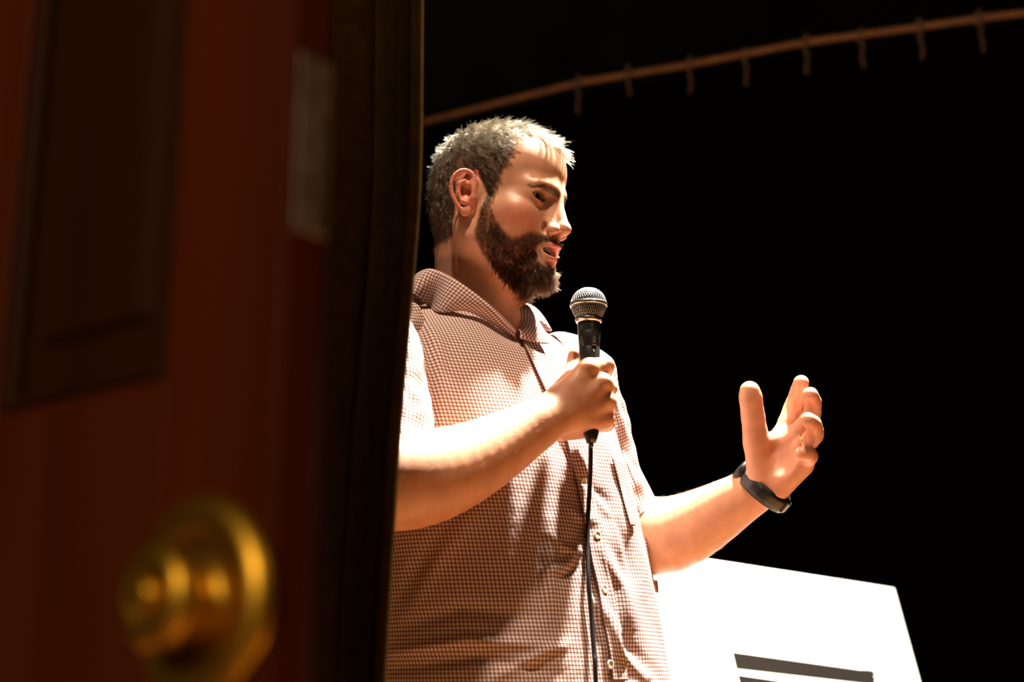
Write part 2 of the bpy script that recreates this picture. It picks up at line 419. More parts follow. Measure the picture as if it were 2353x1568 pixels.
HEAD = [
 Prim('e', (-.014, 0, .045), (.096, .076, .083)),
 Prim('e', (-.040, 0, .0), (.066, .062, .062), k=.03),
 Prim('e', (.032, 0, .050), (.064, .060, .062), k=.03),
 Prim('e', (.034, 0, -.028), (.056, .056, .068), k=.03),
 Prim('c', (.000, .050, -.062), (.072, .017, -.100), .017, .016, k=.022),
 Prim('c', (.006, .054, -.030), (.002, .050, -.062), .016, .017, k=.02),
 Prim('e', (.079, 0, -.103), (.018, .021, .017), k=.015),
 Prim('e', (.068, 0, -.070), (.033, .031, .032), k=.018),
 Prim('e', (.049, .044, -.026), (.028, .022, .020), k=.022),
 Prim('c', (.0915, .012, .0155), (.070, .046, .0130), .0082, .0078, k=.018),
 Prim('e', (.096, .035, -.001), (.016, .017, .0105), k=.014, op='s'),
 Prim('e', (.060, .034, -.002), (.0245, .019, .014), k=.010),
 Prim('e', (.052, .036, -.050), (.026, .022, .032), k=.02),
 # nose
 Prim('c', (.091, 0, .012), (.1075, 0, -.034), .0065, .0085, k=.012),
 Prim('c', (.088, .004, -.004), (.094, .010, -.040), .007, .008, k=.012),
 Prim('e', (.1105, 0, -.040), (.0100, .0095, .0088), k=.006),
 Prim('e', (.0975, .0135, -.0440), (.0115, .0068, .0082), k=.0025),
 Prim('c', (.110, 0, -.045), (.099, 0, -.0525), .0042, .0045, k=.003),
 Prim('e', (.1015, .0068, -.0515), (.0070, .0033, .0048), k=.002, op='s'),
 Prim('e', (.0885, .0195, -.0440), (.0024, .0030, .0070), k=.005, op='s'),
 # eyelids round the eyeball and their opening
 Prim('e', (.0695, .033, .0005), (.0138, .0150, .0132), k=.010),
 Prim('e', (.086, .0350, -.0016), (.0130, .0150, .0054), k=.0015, op='s'),
 # lips
 Prim('c', (.1020, 0, -.0655), (.082, .0265, -.0700), .0060, .0034, k=.004),
 Prim('c', (.0980, 0, -.0850), (.081, .0255, -.0765), .0064, .0036, k=.004),
 Prim('e', (.095, 0, -.0930), (.010, .012, .0035), k=.006, op='s'),
 Prim('e', (.098, 0, -.0752), (.0215, .0225, .0066), k=.003, op='s'),
]
EAR_R = Rot('Z', 22)
EAR = [
 Prim('e', (-.013, .0765, -.003), (.0175, .0042, .030), Rot('Z', 17)@Rot('X', -4), k=.004),
 Prim('e', (-.004, .070, -.006), (.012, .010, .024), k=.008),
]
hel = [(.0015, .0765, -.006), (.0035, .0775, .006), (.001, .080, .018), (-.008, .0835, .0265), (-.019, .0875, .0265), (-.028, .0900, .018), (-.0315, .0905, .006),
       (-.030, .0885, -.007), (-.0255, .085, -.018), (-.019, .081, -.027), (-.012, .0785, -.033)]
_h = np.array(hel); _t = np.linspace(0, len(_h)-1, 41); _h = np.array([np.interp(_t, range(len(_h)), _h[:, i]) for i in range(3)]).T
for _ in range(8): _h[1:-1] = (_h[:-2]+2*_h[1:-1]+_h[2:])/4
hel = _h[::2]
for i in range(len(hel)-1):
    EAR.append(Prim('c', hel[i], hel[i+1], .0030, .0030, k=.0015))
EAR += [Prim('e', (-.0085, .0775, -.0335), (.0085, .0042, .0075), k=.004),
        Prim('c', (-.010, .0825, .013), (-.019, .086, .006), .0030, .0034, k=.003),
        Prim('c', (-.019, .086, .006), (-.0195, .085, -.008), .0034, .0034, k=.003),
        Prim('c', (-.0195, .085, -.008), (-.013, .0815, -.0195), .0034, .0036, k=.003),
        Prim('c', (-.013, .0815, -.0195), (-.0065, .0800, -.0215), .0036, .0032, k=.003),
        Prim('e', (-.0085, .0840, -.0065), (.0078, .0085, .0105), k=.003, op='s'),
        Prim('e', (-.0075, .0860, .0135), (.0048, .0055, .0055), k=.003, op='s'),
        Prim('e', (.0015, .0785, -.0145), (.0042, .0038, .0055), k=.003)]
TEETHC = (.088, 0, -.0705)

# body frame
AL = math.radians(42)
BF = np.array([math.sin(AL), -math.cos(AL), 0]); BL = np.array([math.cos(AL), math.sin(AL), 0]); BU = np.array([0, 0, 1.])
BRM = np.stack([BF, BL, BU], 1)
SHR = np.array([-.046, 1.90, 1.452])-BL*.172; SHL = np.array([-.046, 1.90, 1.445])+BL*.178
ELR = pw(868, 1112, 1.650)
fr = [(930, 1106, 1.664, .0580), (1000, 1095, 1.68, .0535), (1080, 1064, 1.70, .0460), (1150, 1026, 1.72, .0388), (1205, 992, 1.735, .0322), (1255, 962, 1.745, .0285)]
fl = [(1480, 1255, 2.055, .0590), (1560, 1230, 2.04, .0530), (1620, 1197, 2.02, .0440), (1670, 1164, 2.0, .0375), (1715, 1138, 1.985, .0315), (1752, 1118, 1.97, .0285)]
BODY = [
 Prim('e', (-.046, 1.90, 1.34), (.095, .155, .15), BRM, k=.03),
 Prim('e', (-.010, 1.90, 1.12), (.115, .155, .18), BRM, k=.03),
 Prim('e', (.0, 1.90, .95), (.11, .155, .13), BRM, k=.03),
 Prim('c', SHR-BU*.03, SHL-BU*.03, .040, .040, k=.03),
 Prim('c', (-.049, 1.900, 1.45), h2w((-.036, 0, -.035)), .0560, .0555, k=.012),
 Prim('c', (-.035, 1.885, 1.47), h2w((.018, 0, -.085)), .040, .040, k=.02),
 Prim('c', SHR-BU*.02, ELR, .046, .050, k=.02),
]
# Adam's apple and the cord from ear to collarbone
BODY += [Prim('c', h2w((-.020, -.052, -.050)), (-.038, 1.868, 1.500), .010, .007, k=.018)]
def chain(lst, out, k=.015):
    A = np.array([(*pw(*q[:3]), q[3]) for q in lst]); t = np.linspace(0, len(A)-1, 61); B_ = np.array([np.interp(t, range(len(A)), A[:, i]) for i in range(4)]).T
    for _ in range(60): B_[1:-1] = (B_[:-2]+2*B_[1:-1]+B_[2:])/4
    B_ = B_[::4]; pts = [(b[:3], b[3]) for b in B_]
    for (a, ra), (b, rb) in zip(pts[:-1], pts[1:]): out.append(Prim('c', a, b, ra, rb, k=k))
chain([(868, 1112, 1.650, .053)]+fr, BODY, .006); chain([(1312, 890, 2.06, .048), (1334, 980, 2.065, .050), (1368, 1110, 2.068, .050), (1416, 1215, 2.065, .050)]+fl, BODY, .006)
# right hand (round the microphone)
DM = -.04
RH = {'W': (1262, 960, 1.788+DM), 'I': (1353, 848, 1.800+DM), 'M': (1384, 882, 1.800+DM), 'R': (1393, 924, 1.803+DM), 'P': (1388, 964, 1.808+DM)}
for k_, r0, r1 in (('I', .0215, .0140), ('M', .0225, .0135), ('R', .0225, .0130), ('P', .0215, .0125)):
    BODY.append(Prim('c', pw(*RH['W']), pw(*RH[k_]), r0, r1, k=.008))
BODY += [Prim('c', pw(1290, 985, 1.775), pw(1350, 980, 1.778), .016, .015, k=.012),
         Prim('c', pw(1275, 925, 1.765), pw(1315, 872, 1.785), .018, .0125, k=.010),   # thumb base
         Prim('e', pw(1350, 842, 1.752), (.0075, .007, .006), k=.006), Prim('e', pw(1389, 876, 1.752), (.0075, .007, .0065), k=.006),
         Prim('e', pw(1399, 920, 1.756), (.007, .007, .0065), k=.006), Prim('e', pw(1396, 962, 1.764), (.007, .007, .006), k=.006)]
FING_R = [
 [(1353, 848, 1.762, .0125), (1396, 838, 1.775, .0102), (1388, 860, 1.822, .0088), (1362, 866, 1.835, .0080)],
 [(1384, 882, 1.762, .0125), (1401, 893, 1.792, .0102), (1386, 905, 1.835, .0088), (1358, 903, 1.838, .0080)],
 [(1393, 924, 1.765, .0120), (1401, 935, 1.797, .0100), (1384, 945, 1.835, .0086), (1356, 940, 1.834, .0078)],
 [(1388, 964, 1.770, .0115), (1396, 975, 1.797, .0092), (1380, 980, 1.825, .0080), (1354, 972, 1.828, .0072)],
 [(1300, 892, 1.785, .0135), (1316, 856, 1.812, .0115), (1322, 828, 1.822, .0098), (1322, 816, 1.822, .0092)],
]
# left hand, open, palm towards the camera
LW = (1762, 1120, 1.965)
LP = {'I': (1800, 1000, 1.970), 'M': (1824, 1008, 1.955), 'R': (1845, 1030, 1.940), 'P': (1846, 1066, 1.928)}
for k_, r0, r1 in (('I', .0225, .0145), ('M', .0235, .0140), ('R', .0230, .0135), ('P', .0210, .0130)):
    BODY.append(Prim('c', pw(*LW), pw(*LP[k_]), r0, r1, k=.008))
BODY += [Prim('c', pw(1752, 1095, 1.955), pw(1737, 1010, 1.950), .0215, .0165, k=.010),
         Prim('c', pw(1738, 1020, 1.952), pw(1795, 1010, 1.965), .0125, .0120, k=.012),
         Prim('c', pw(1790, 1120, 1.945), pw(1838, 1070, 1.925), .0170, .0150, k=.012),
         Prim('e', pw(1790, 1050, 1.925), (.016, .012, .022), k=.012, op='s')]
FING_L = [
 [(1800, 1000, 1.970, .0135), (1823, 936, 1.985, .0118), (1836, 900, 1.975, .0108), (1841, 880, 1.960, .0100)],
 [(1824, 1008, 1.955, .0135), (1866, 958, 1.945, .0118), (1868, 925, 1.922, .0106), (1862, 908, 1.905, .0100)],
 [(1845, 1030, 1.940, .0130), (1874, 998, 1.915, .0112), (1869, 975, 1.890, .0102), (1857, 965, 1.874, .0094)],
 [(1846, 1066, 1.928, .0125), (1862, 1048, 1.902, .0100), (1854, 1040, 1.888, .0090), (1843, 1042, 1.884, .0082)],
 [(1738, 1015, 1.950, .0165), (1730, 955, 1.945, .0148), (1725, 915, 1.938, .0145), (1723, 899, 1.935, .0128)],
]
def mk_fingers(FG):
    out = []
    for f in FG:
        A = np.array([(*pw(*q[:3]), q[3]) for q in f]); t = np.linspace(0, len(A)-1, 22); B_ = np.array([np.interp(t, range(len(A)), A[:, i]) for i in range(4)]).T
        for _ in range(4): B_[1:-1] = (B_[:-2]+2*B_[1:-1]+B_[2:])/4
        B_ = B_[::3]; L = [Prim('c', p[:3], q[:3], p[3], q[3], k=.0015) for p, q in zip(B_[:-1], B_[1:])]
        for q in A[1:-1]: L.append(Prim('e', q[:3]*.75+B_[np.argmin(np.linalg.norm(B_[:, :3]-q[:3], axis=1)), :3]*.25, (q[3]*.98,)*3, k=.003))
        out.append(L)
    return out
FING_L = [[(a, b, c, r_*1.07) for a, b, c, r_ in f] for f in FING_L]
FGR, FGL = mk_fingers(FING_R), mk_fingers(FING_L)
def bbox_f(FG):
    pts = np.array([p for f in FG for q in f for p in (q.a,)]); return pts.min(0)-.05, pts.max(0)+.05
BR, BLb = bbox_f(FGR), bbox_f(FGL)

def fold(prims, P, F=None):
    for q in prims:
        d = q(P)
        if F is None: F = d
        elif q.op == 's': F = smax(F, -d, q.k)
        else: F = smin(F, d, q.k)
    return F
HC = h2w((0, 0, 0))
def body_sdf(P):
    """P (N,3) all lying near each other"""
    c = P.mean(0); rad = np.linalg.norm(P-c, axis=1).max()
    act = [q for q in BODY if q(c[None])[0] < rad+q.k+.012]
    F = fold(act, P) if act else np.full(len(P), 1.)
    if np.linalg.norm(c-HC) < .19+rad:
        Q = w2h(P); Q = Q.copy(); Q[:, 1] = np.abs(Q[:, 1]); qc = Q.mean(0); r2 = np.linalg.norm(Q-qc, axis=1).max()
        H = fold([q for q in HEAD if q.op == 'u' or q(qc[None])[0] < r2+.02], Q)
        if np.linalg.norm(qc-np.array([-.012, .078, -.003])) < .055+r2:
            H = fold(EAR, Q, H)
        F = smin(F, H*HS, .016)
    for FG, bb in ((FGR, BR), (FGL, BLb)):
        if np.all(c > bb[0]-rad) and np.all(c < bb[1]+rad):
            G = None
            for f in FG:
                g = fold(f, P); G = g if G is None else smin(G, g, .0015)
            F = smin(F, G, .004)
    return F

def surface_nets(sdf, lo, hi, h, B=16):
    lo = np.array(lo); nb = np.ceil((np.array(hi)-lo)/(h*B)).astype(int)
    off = np.stack(np.meshgrid(*[np.arange(B+1)]*3, indexing='ij'), -1).reshape(-1, 3)
    STR = np.array([1, 1 << 20, 1 << 40], dtype=np.int64)
    keysC, posC, edges = [], [], []
    hd = h*B*.5*math.sqrt(3)
    for bx in range(nb[0]):
        for by in range(nb[1]):
            for bz in range(nb[2]):
                o = np.array([bx, by, bz])*B
                cc = lo+(o+B/2)*h
                probe = cc+np.array([[0, 0, 0], [hd, 0, 0], [-hd, 0, 0]])
                if abs(body_sdf(probe)[0]) > hd*1.15+.004: continue
                G = (off+o); P = lo+G*h
                f = sdf(P).reshape(B+1, B+1, B+1)
                if f.min() > 0 or f.max() < 0: continue
                s = f < 0
                acc = np.zeros((B, B, B, 3)); cnt = np.zeros((B, B, B))
                idx = np.stack(np.meshgrid(*[np.arange(B)]*3, indexing='ij'), -1)
                for ax in range(3):
                    a1, a2 = [a for a in range(3) if a != ax]
                    for d1 in (0, 1):
                        for d2 in (0, 1):
                            sl = [None]*3; sl[ax] = slice(0, B); sl[a1] = slice(d1, B+d1); sl[a2] = slice(d2, B+d2)
                            sh = list(sl); sh[ax] = slice(1, B+1)
                            fa, fb = f[tuple(sl)], f[tuple(sh)]; m = (fa < 0) != (fb < 0)
                            t = np.where(m, fa/np.where(m, fa-fb, 1), 0)
                            p = np.zeros((B, B, B, 3)); p[..., ax] = t; p[..., a1] = d1; p[..., a2] = d2
                            acc += p*m[..., None]; cnt += m
                    # edges owned
                    sl = [slice(0, B)]*3; sh = list(sl); sh[ax] = slice(1, B+1)
                    m = s[tuple(sl)] != s[tuple(sh)]
                    e = idx[m]+o
                    if len(e): edges.append((ax, e, s[tuple(sl)][m]))
                m = cnt > 0
                ci = idx[m]+o; keysC.append(ci@STR); posC.append(lo+h*(ci+acc[m]/cnt[m][:, None]))
    K = np.concatenate(keysC); Pp = np.concatenate(posC); od = np.argsort(K); K = K[od]; Pp = Pp[od]
    quads = []
    for ax in range(3):
        a1, a2 = (ax+1) % 3, (ax+2) % 3
        E_ = np.concatenate([e for a, e, s_ in edges if a == ax]); Sg = np.concatenate([s_ for a, e, s_ in edges if a == ax])
        u1 = np.zeros(3, int); u1[a1] = 1; u2 = np.zeros(3, int); u2[a2] = 1
        q = [E_-u1-u2, E_-u2, E_, E_-u1]
        ids = []; ok = np.ones(len(E_), bool)
        for c in q:
            k = c@STR; i = np.clip(np.searchsorted(K, k), 0, len(K)-1); ok &= K[i] == k; ids.append(i)
        Q = np.stack(ids, 1)[ok]; sg = Sg[ok]
        Q[~sg] = Q[~sg][:, ::-1]
        quads.append(Q)
    return Pp, np.concatenate(quads)

BV, BQ = surface_nets(body_sdf, (-.26, 1.50, .84), (.46, 2.12, 1.80), .0016)
def np_mesh(name, V, Q, m, parent):
    me = bpy.data.meshes.new(name); nq = len(Q); w = Q.shape[1]
    me.vertices.add(len(V)); me.vertices.foreach_set('co', V.astype(np.float32).ravel())
    me.loops.add(nq*w); me.loops.foreach_set('vertex_index', Q.astype(np.int32).ravel())
    me.polygons.add(nq); me.polygons.foreach_set('loop_start', np.arange(0, nq*w, w, dtype=np.int32))
    me.update(calc_edges=True); me.shade_smooth()
    o = bpy.data.objects.new(name, me); S.collection.objects.link(o); me.materials.append(m)
    if parent: o.parent = parent; o.matrix_parent_inverse = inv_chain(parent)
    return o
person = empty('person', (0, 1.9, 0))
tag(person, 'bearded man in a checked short sleeved shirt speaking into a microphone with one hand raised', 'person')
body = np_mesh('body', BV, BQ, M_skin, person)
# vertex normals
tri = BV[BQ]; fn = np.cross(tri[:, 2]-tri[:, 0], tri[:, 3]-tri[:, 1]); BN = np.zeros_like(BV)
for k in range(4): np.add.at(BN, BQ[:, k], fn)
BN /= np.linalg.norm(BN, axis=1)[:, None]+1e-12

HL = w2h(BV); HLa = HL.copy(); HLa[:, 1] = np.abs(HLa[:, 1])
headmask = np.linalg.norm(HL, axis=1) < .20
def sm(x, a, b):
    t = np.clip((x-a)/(b-a), 0, 1); return t*t*(3-2*t)
def hair_mask(Q):
    """1 where scalp hair grows (head coordinates, |y|)"""
    x, y, z = Q[:, 0], Q[:, 1], Q[:, 2]
    bx = np.interp(z, [-.035, -.02, 0, .02, .035, .05, .065, .078, .088, .096, .13], [.020, .022, .027, .034, .040, .047, .050, .049, .056, .078, .13])
    m = 1-sm(x, bx-.004, bx+.003)
    fr_ = sm(z+.0*y, .079, .086)*(y < .043)*(x > .03)
    m = np.maximum(m, fr_*(1-sm(y, .030, .043)))
    # low limits
    low = np.interp(x, [-.1, -.06, -.038, -.034, .002, .008, .014, .017, .03], [-.068, -.070, -.062, .022, .024, .012, .0, -.025, -.025])
    m = m*sm(z, low-.004, low+.006)
    m[(y > .073) & (x > -.04) & (x < .003) & (z < .030)] = 0
    return m
def beard_mask(Q):
    x, y, z = Q[:, 0], Q[:, 1], Q[:, 2]
    top = np.interp(x, [0, .012, .022, .032, .044, .058, .067, .074, .082, .090, .12], [.0, .0, -.014, -.038, -.056, -.068, -.066, -.060, -.0545, -.0535, -.0535])
    m = 1-sm(z, top-.006, top+.003)
    back = np.interp(z, [-.13, -.11, -.085, -.06, -.03, 0], [.045, .026, .010, .006, .010, .014])
    m = m*sm(x, back-.003, back+.005)
    m = m*sm(z, -.140, -.128)
    # lips and bare patch under the mouth corner
    lip = ((x-.092)/.024)**2+(y/.0315)**2+((z+.0760)/.0148)**2
    m = m*sm(lip, .95, 1.15)
    bare = ((y-.0185)/.0095)**2+((z+.0905)/.0085)**2
    m = np.where(x > .07, m*(.12+.88*sm(bare, .7, 1.4)), m)
    m[(y > .073) & (x < .010)] = 0
    m = m*(1-.62*sm(z, -.062, -.035)*(x < .062)*sm(x, .012, .022))
    return m
def brow_mask():
    m = np.zeros(len(BV)); Q = HLa[headmask]
    zc = np.interp(Q[:, 1], [.008, .02, .036, .05], [.0080, .0115, .0140, .0075]); wd = np.interp(Q[:, 1], [.008, .03, .052], [.0048, .0040, .0018])
    w = (1-sm(np.abs(Q[:, 2]-zc), wd*.6, wd))*(Q[:, 1] > .009)*(Q[:, 1] < .053)*(Q[:, 0] > .05)
    m[headmask] = w; return m
hm = np.zeros(len(BV)); bm_ = np.zeros(len(BV))
hm[headmask] = hair_mask(HLa[headmask]); bm_[headmask] = beard_mask(HLa[headmask])
col = np.tile(np.array([.60, .300, .180]), (len(BV), 1))
def blend(c, w): 
    global col
    col = col*(1-w[:, None])+np.array(c)*w[:, None]
gs = lambda c, r: np.exp(-(((HLa-np.array(c))/np.array(r))**2).sum(1))*headmask
blend((.60, .18, .105), .85*gs((.064, .048, -.036), (.026, .03, .022)))
blend((.60, .215, .14), .9*np.where(headmask & (HLa[:, 1] > .0725) & (HLa[:, 0] < .006), 1., 0))
blend((.60, .26, .18), .5*gs((.112, 0, -.042), (.014, .014, .014)))
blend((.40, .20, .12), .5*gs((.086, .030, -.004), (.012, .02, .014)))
lipd = np.full(len(BV), 1.); qh = HLa[headmask]
lipd[headmask] = np.minimum(sd_cone(qh, np.array([.1020, 0, -.0655]), np.array([.082, .0265, -.0700]), .0062, .0034), sd_cone(qh, np.array([.0980, 0, -.0850]), np.array([.081, .0255, -.0765]), .0066, .0036))
blend((.68, .20, .18), .95*(1-sm(lipd, -.0002, .0012)))
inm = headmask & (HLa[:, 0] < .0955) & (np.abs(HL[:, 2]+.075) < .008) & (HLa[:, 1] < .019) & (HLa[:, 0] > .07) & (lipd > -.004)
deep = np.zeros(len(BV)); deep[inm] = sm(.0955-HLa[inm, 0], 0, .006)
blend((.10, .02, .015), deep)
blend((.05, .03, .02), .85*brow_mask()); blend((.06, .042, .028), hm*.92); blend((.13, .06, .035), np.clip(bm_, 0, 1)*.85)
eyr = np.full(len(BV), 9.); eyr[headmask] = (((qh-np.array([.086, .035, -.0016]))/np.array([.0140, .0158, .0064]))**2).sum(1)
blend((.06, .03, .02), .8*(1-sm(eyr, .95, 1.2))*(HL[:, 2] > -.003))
# hands pinker
uu, vv = to_px(BV)
blend((.62, .27, .18), .55*sm(uu, 1690, 1760)); blend((.60, .29, .18), .4*(sm(uu, 1270, 1330)*sm(vv, 790, 800)*(uu < 1440)))
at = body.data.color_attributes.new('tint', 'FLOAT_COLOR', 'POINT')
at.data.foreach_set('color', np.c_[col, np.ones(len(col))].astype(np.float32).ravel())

# ------------------------------------------------------------------ eyes and teeth
def eye(sy):
    c = h2w((.0695, sy*.033, .0)); gaze = h2w((.0735+.95, sy*.033-.12, -.16))-c; gaze /= np.linalg.norm(gaze)
    R = .0122*HS*1.0
    V, F = lathe([(R*math.sin(a), R*math.cos(a)) for a in np.linspace(math.pi, .5, 20)], c, gaze, 40)
    e = mesh_obj('eyeball', V, F, mat('sclera', (.55, .48, .42), .15), person)
    mesh_obj('iris', *lathe([(R*math.sin(a), R*math.cos(a)*1.0) for a in np.linspace(.5, .18, 8)], c, gaze, 40), mat('iris', (.030, .018, .010), .12), e)
    mesh_obj('pupil', *lathe([(R*math.sin(a), R*math.cos(a)) for a in np.linspace(.18, .0, 6)], c, gaze, 32), mat('pupil', (.002, .002, .002), .08), e)
eye(-1); eye(1)
for i in range(-4, 4):
    a = (i+.5)*.19; x = .0905-.030*(1-math.cos(a)); y = .030*math.sin(a)
    V, F = box(h2w((x, y, -.0690)), .0020, .0027, .0046, HR[:, 0], HR[:, 1], HR[:, 2], .0009)
    mesh_obj('tooth', V, F, M_teeth, person, True)

# ------------------------------------------------------------------ hair
vtri = np.concatenate([BQ[:, [0, 1, 2]], BQ[:, [0, 2, 3]]])
def scatter(mask_v, n, seed):
    r = np.random.default_rng(seed)
    w = mask_v[vtri].mean(1); sel = np.where(w > .03)[0]; T = vtri[sel]; P = BV[T]
    area = np.linalg.norm(np.cross(P[:, 1]-P[:, 0], P[:, 2]-P[:, 0]), axis=1)*w[sel]
    pick = r.choice(len(sel), n, p=area/area.sum()); a, b = r.random(n), r.random(n)
    fl_ = a+b > 1; a[fl_] = 1-a[fl_]; b[fl_] = 1-b[fl_]
    T = T[pick]; A, B_, C_ = BV[T[:, 0]], BV[T[:, 1]], BV[T[:, 2]]
    p = A+(B_-A)*a[:, None]+(C_-A)*b[:, None]; nn = BN[T].mean(1); nn /= np.linalg.norm(nn, axis=1)[:, None]
    return p, nn, r
from mathutils import noise as mnoise
def vnoise(P, sc, seed=0.):
    return np.array([mnoise.noise_vector(Vector((p[0]*sc+seed, p[1]*sc, p[2]*sc)))[:] for p in P])
def strands(name, roots, nrm, dirs, length, rad, matl, parent, k=6, bend=.5, jit=None, r=None, clumps=0, pull=.7):
    n = len(roots); P = np.zeros((n, k, 3)); P[:, 0] = roots-nrm*.0008
    shade = r.random(n)
    if clumps:
        from mathutils.kdtree import KDTree
        ci = r.choice(n, clumps, replace=False); kd = KDTree(clumps)
        for i_, c_ in enumerate(ci): kd.insert(Vector(roots[c_]), i_)
        kd.balance(); own = ci[np.array([kd.find(Vector(q_+r.normal(0, .0008, 3)))[1] for q_ in roots])]
        dirs = dirs[own]*.8+dirs*.2; length = length[own]*.8+length*.2; nrm = nrm[own]*.7+nrm*.3
        if jit is not None: jit = jit[own]*.85+jit*.25
        shade = np.clip(r.random(n)[own]*.75+.25*shade, 0, 1)
    for j in range(1, k):
        f = (j-.5)/(k-1)
        d = nrm*(1-f)**1.3*(1-bend)*1.2+dirs*(bend+f*.9)
        if jit is not None: d = d+jit*(.4+f)
        d /= np.linalg.norm(d, axis=1)[:, None]
        P[:, j] = P[:, j-1]+d*(length/(k-1))[:, None]
    if clumps:
        f = (np.linspace(0, 1, k)**1.2)[None, :, None]*pull; P = P*(1-f)+P[own]*f
    cu = bpy.data.hair_curves.new(name); cu.add_curves([k]*n)
    cu.attributes['position'].data.foreach_set('vector', P.astype(np.float32).ravel()) if 'position' in cu.attributes else None
    ra = cu.attributes.get('radius') or cu.attributes.new('radius', 'FLOAT', 'POINT')
    prof = np.tile(np.linspace(1, .25, k), (n, 1))*rad; ra.data.foreach_set('value', prof.astype(np.float32).ravel())
    sh = cu.attributes.new('shade', 'FLOAT', 'CURVE'); sh.data.foreach_set('value', shade.astype(np.float32))
    cu.materials.append(matl)
    o = bpy.data.objects.new(name, cu); S.collection.objects.link(o); o.parent = parent; o.matrix_parent_inverse = inv_chain(parent)
    return o
hx, hy, hz_ = HR[:, 0], HR[:, 1], HR[:, 2]
def tang(d, n): 
    t = d-n*(d*n).sum(1)[:, None]; return t/(np.linalg.norm(t, axis=1)[:, None]+1e-9)
# scalp
p, nn, r = scatter(hm, 46000, 3); q = w2h(p); qa = q.copy(); qa[:, 1] = abs(q[:, 1])
top = sm(q[:, 2], .04, .10)
nz = vnoise(p, 55.); nz2 = vnoise(p, 160., 9.)
d = hx*(1.0+.8*sm(q[:, 0], .04, .07))[:, None]+hz_*(-.25)*(1-top)[:, None]-hz_*.75*(sm(-q[:, 2], -.03, .03))[:, None]
back = sm(-q[:, 0], .02, .08)
d = d*(1-back[:, None]*.75)-hz_*back[:, None]*.9
d = tang(d, nn)+nz*.75+nz2*.55
ln = (.009+.006*top)*(1-.45*sm(-q[:, 2], .0, .06))*(.7+.6*r.random(len(p)))*(1+.45*sm(q[:, 0], .045, .075))
strands('hair', p, nn, tang(d, nn*.6), ln, .00013, M_hair, person, bend=.58, jit=nz2*.35+r.normal(0, .30, p.shape), r=r, clumps=5200, pull=.72)
# loose lock sticking out over the forehead
# beard
p, nn, r = scatter(np.clip(bm_, 0, 1), 30000, 5); q = w2h(p)
d = -hz_*1.0+hx*.25+hy*(np.sign(q[:, 1])*.15)[:, None]+np.zeros_like(p)
must = (q[:, 2] > -.066) & (q[:, 0] > .075)
d[must] = -hz_*.8+hy*np.sign(q[must, 1])[:, None]*.9
chin = sm(-q[:, 2], .085, .115)
nz = vnoise(p, 70.); ln = (.0065+.0085*chin)*(.7+.6*r.random(len(p))); ln[must] *= .7
ln *= .55+.45*sm(q[:, 0]-.0, .0, .03)
strands('beard', p, nn, tang(d, nn*.3)+nz*.5, ln, .00009, M_beard, person, bend=.38, jit=r.normal(0, .38, p.shape)+nz*.4, r=r, clumps=3400, pull=.6)
# eyebrows
p, nn, r = scatter(brow_mask(), 3200, 8); q = w2h(p)
strands('eyebrow', p, nn, tang(hy*np.sign(q[:, 1])[:, None]+hz_*.25+np.zeros_like(p), nn), .0055*(.6+.6*r.random(len(p))), .00016, M_brow, person, k=5, bend=.9, jit=r.normal(0, .12, p.shape), r=r)
# arm hair
am = np.zeros(len(BV)); am[(uu > 1500) & (uu < 1705) & (vv > 1050)] = 1; am[(uu < 1240) & (vv > 880) & (BV[:, 1] < 1.79) & (BV[:, 2] < 1.36)] = .5
p, nn, r = scatter(am, 2600, 9)
ax_ = pw(*fl[4][:3])-pw(*fl[0][:3]); 
strands('arm_hair', p, nn, tang(np.tile(ax_, (len(p), 1)), nn), .008*(.5+.8*r.random(len(p))), .00005, M_armhair, person, k=5, bend=.6, jit=r.normal(0, .25, p.shape), r=r)

# ------------------------------------------------------------------ shirt
ZT = [.80, .90, 1.00, 1.08, 1.17, 1.26, 1.34, 1.39, 1.425, 1.450, 1.470, 1.488, 1.503, 1.512]
AT = [.208, .208, .206, .203, .200, .200, .203, .203, .198, .188, .168, .138, .103, .078]
BT = [.172, .172, .170, .163, .153, .146, .141, .131, .116, .106, .099, .088, .077, .069]
XT = [.008, .008, .008, .003, -.004, -.018, -.036, -.044, -.046, -.047, -.048, -.048, -.048, -.048]
TT = [0, 0, 0, 0, 0, 0, 0, .05, .10, .15, .2, .23, .25, .25]
def torso_pt(th, z, extra=0.):
    """th array angle from front (+ = wearer's left), z nominal level array"""
    a = np.interp(z, ZT, AT)+extra; b = np.interp(z, ZT, BT)+extra; x0 = np.interp(z, ZT, XT); tl = np.interp(z, ZT, TT)
    c, s = np.cos(th), np.sin(th); e = .88
    f = np.sign(c)*np.abs(c)**e*b; l = np.sign(s)*np.abs(s)**e*a
    f = np.where(f < 0, f*.92, f)
    P = np.stack([x0, np.full_like(x0, 1.90), z], -1)+f[..., None]*BF+l[..., None]*BL
    P[..., 2] -= tl*f*.9+.020*sm(z, 1.45, 1.512)*np.exp(-(th/.32)**2)
    return P
# smooth the profile tables by fine resampling
def smooth_tab(X):
    zf = np.linspace(ZT[0], ZT[-1], 240); y = np.interp(zf, ZT, X)
    for _ in range(60): y[1:-1] = (y[:-2]+2*y[1:-1]+y[2:])/4
    return zf, y
zf, AT_ = smooth_tab(AT); _, BT_ = smooth_tab(BT); _, XT_ = smooth_tab(XT); _, TT_ = smooth_tab(TT)
ZT, AT, BT, XT, TT = zf, AT_, BT_, XT_, TT_

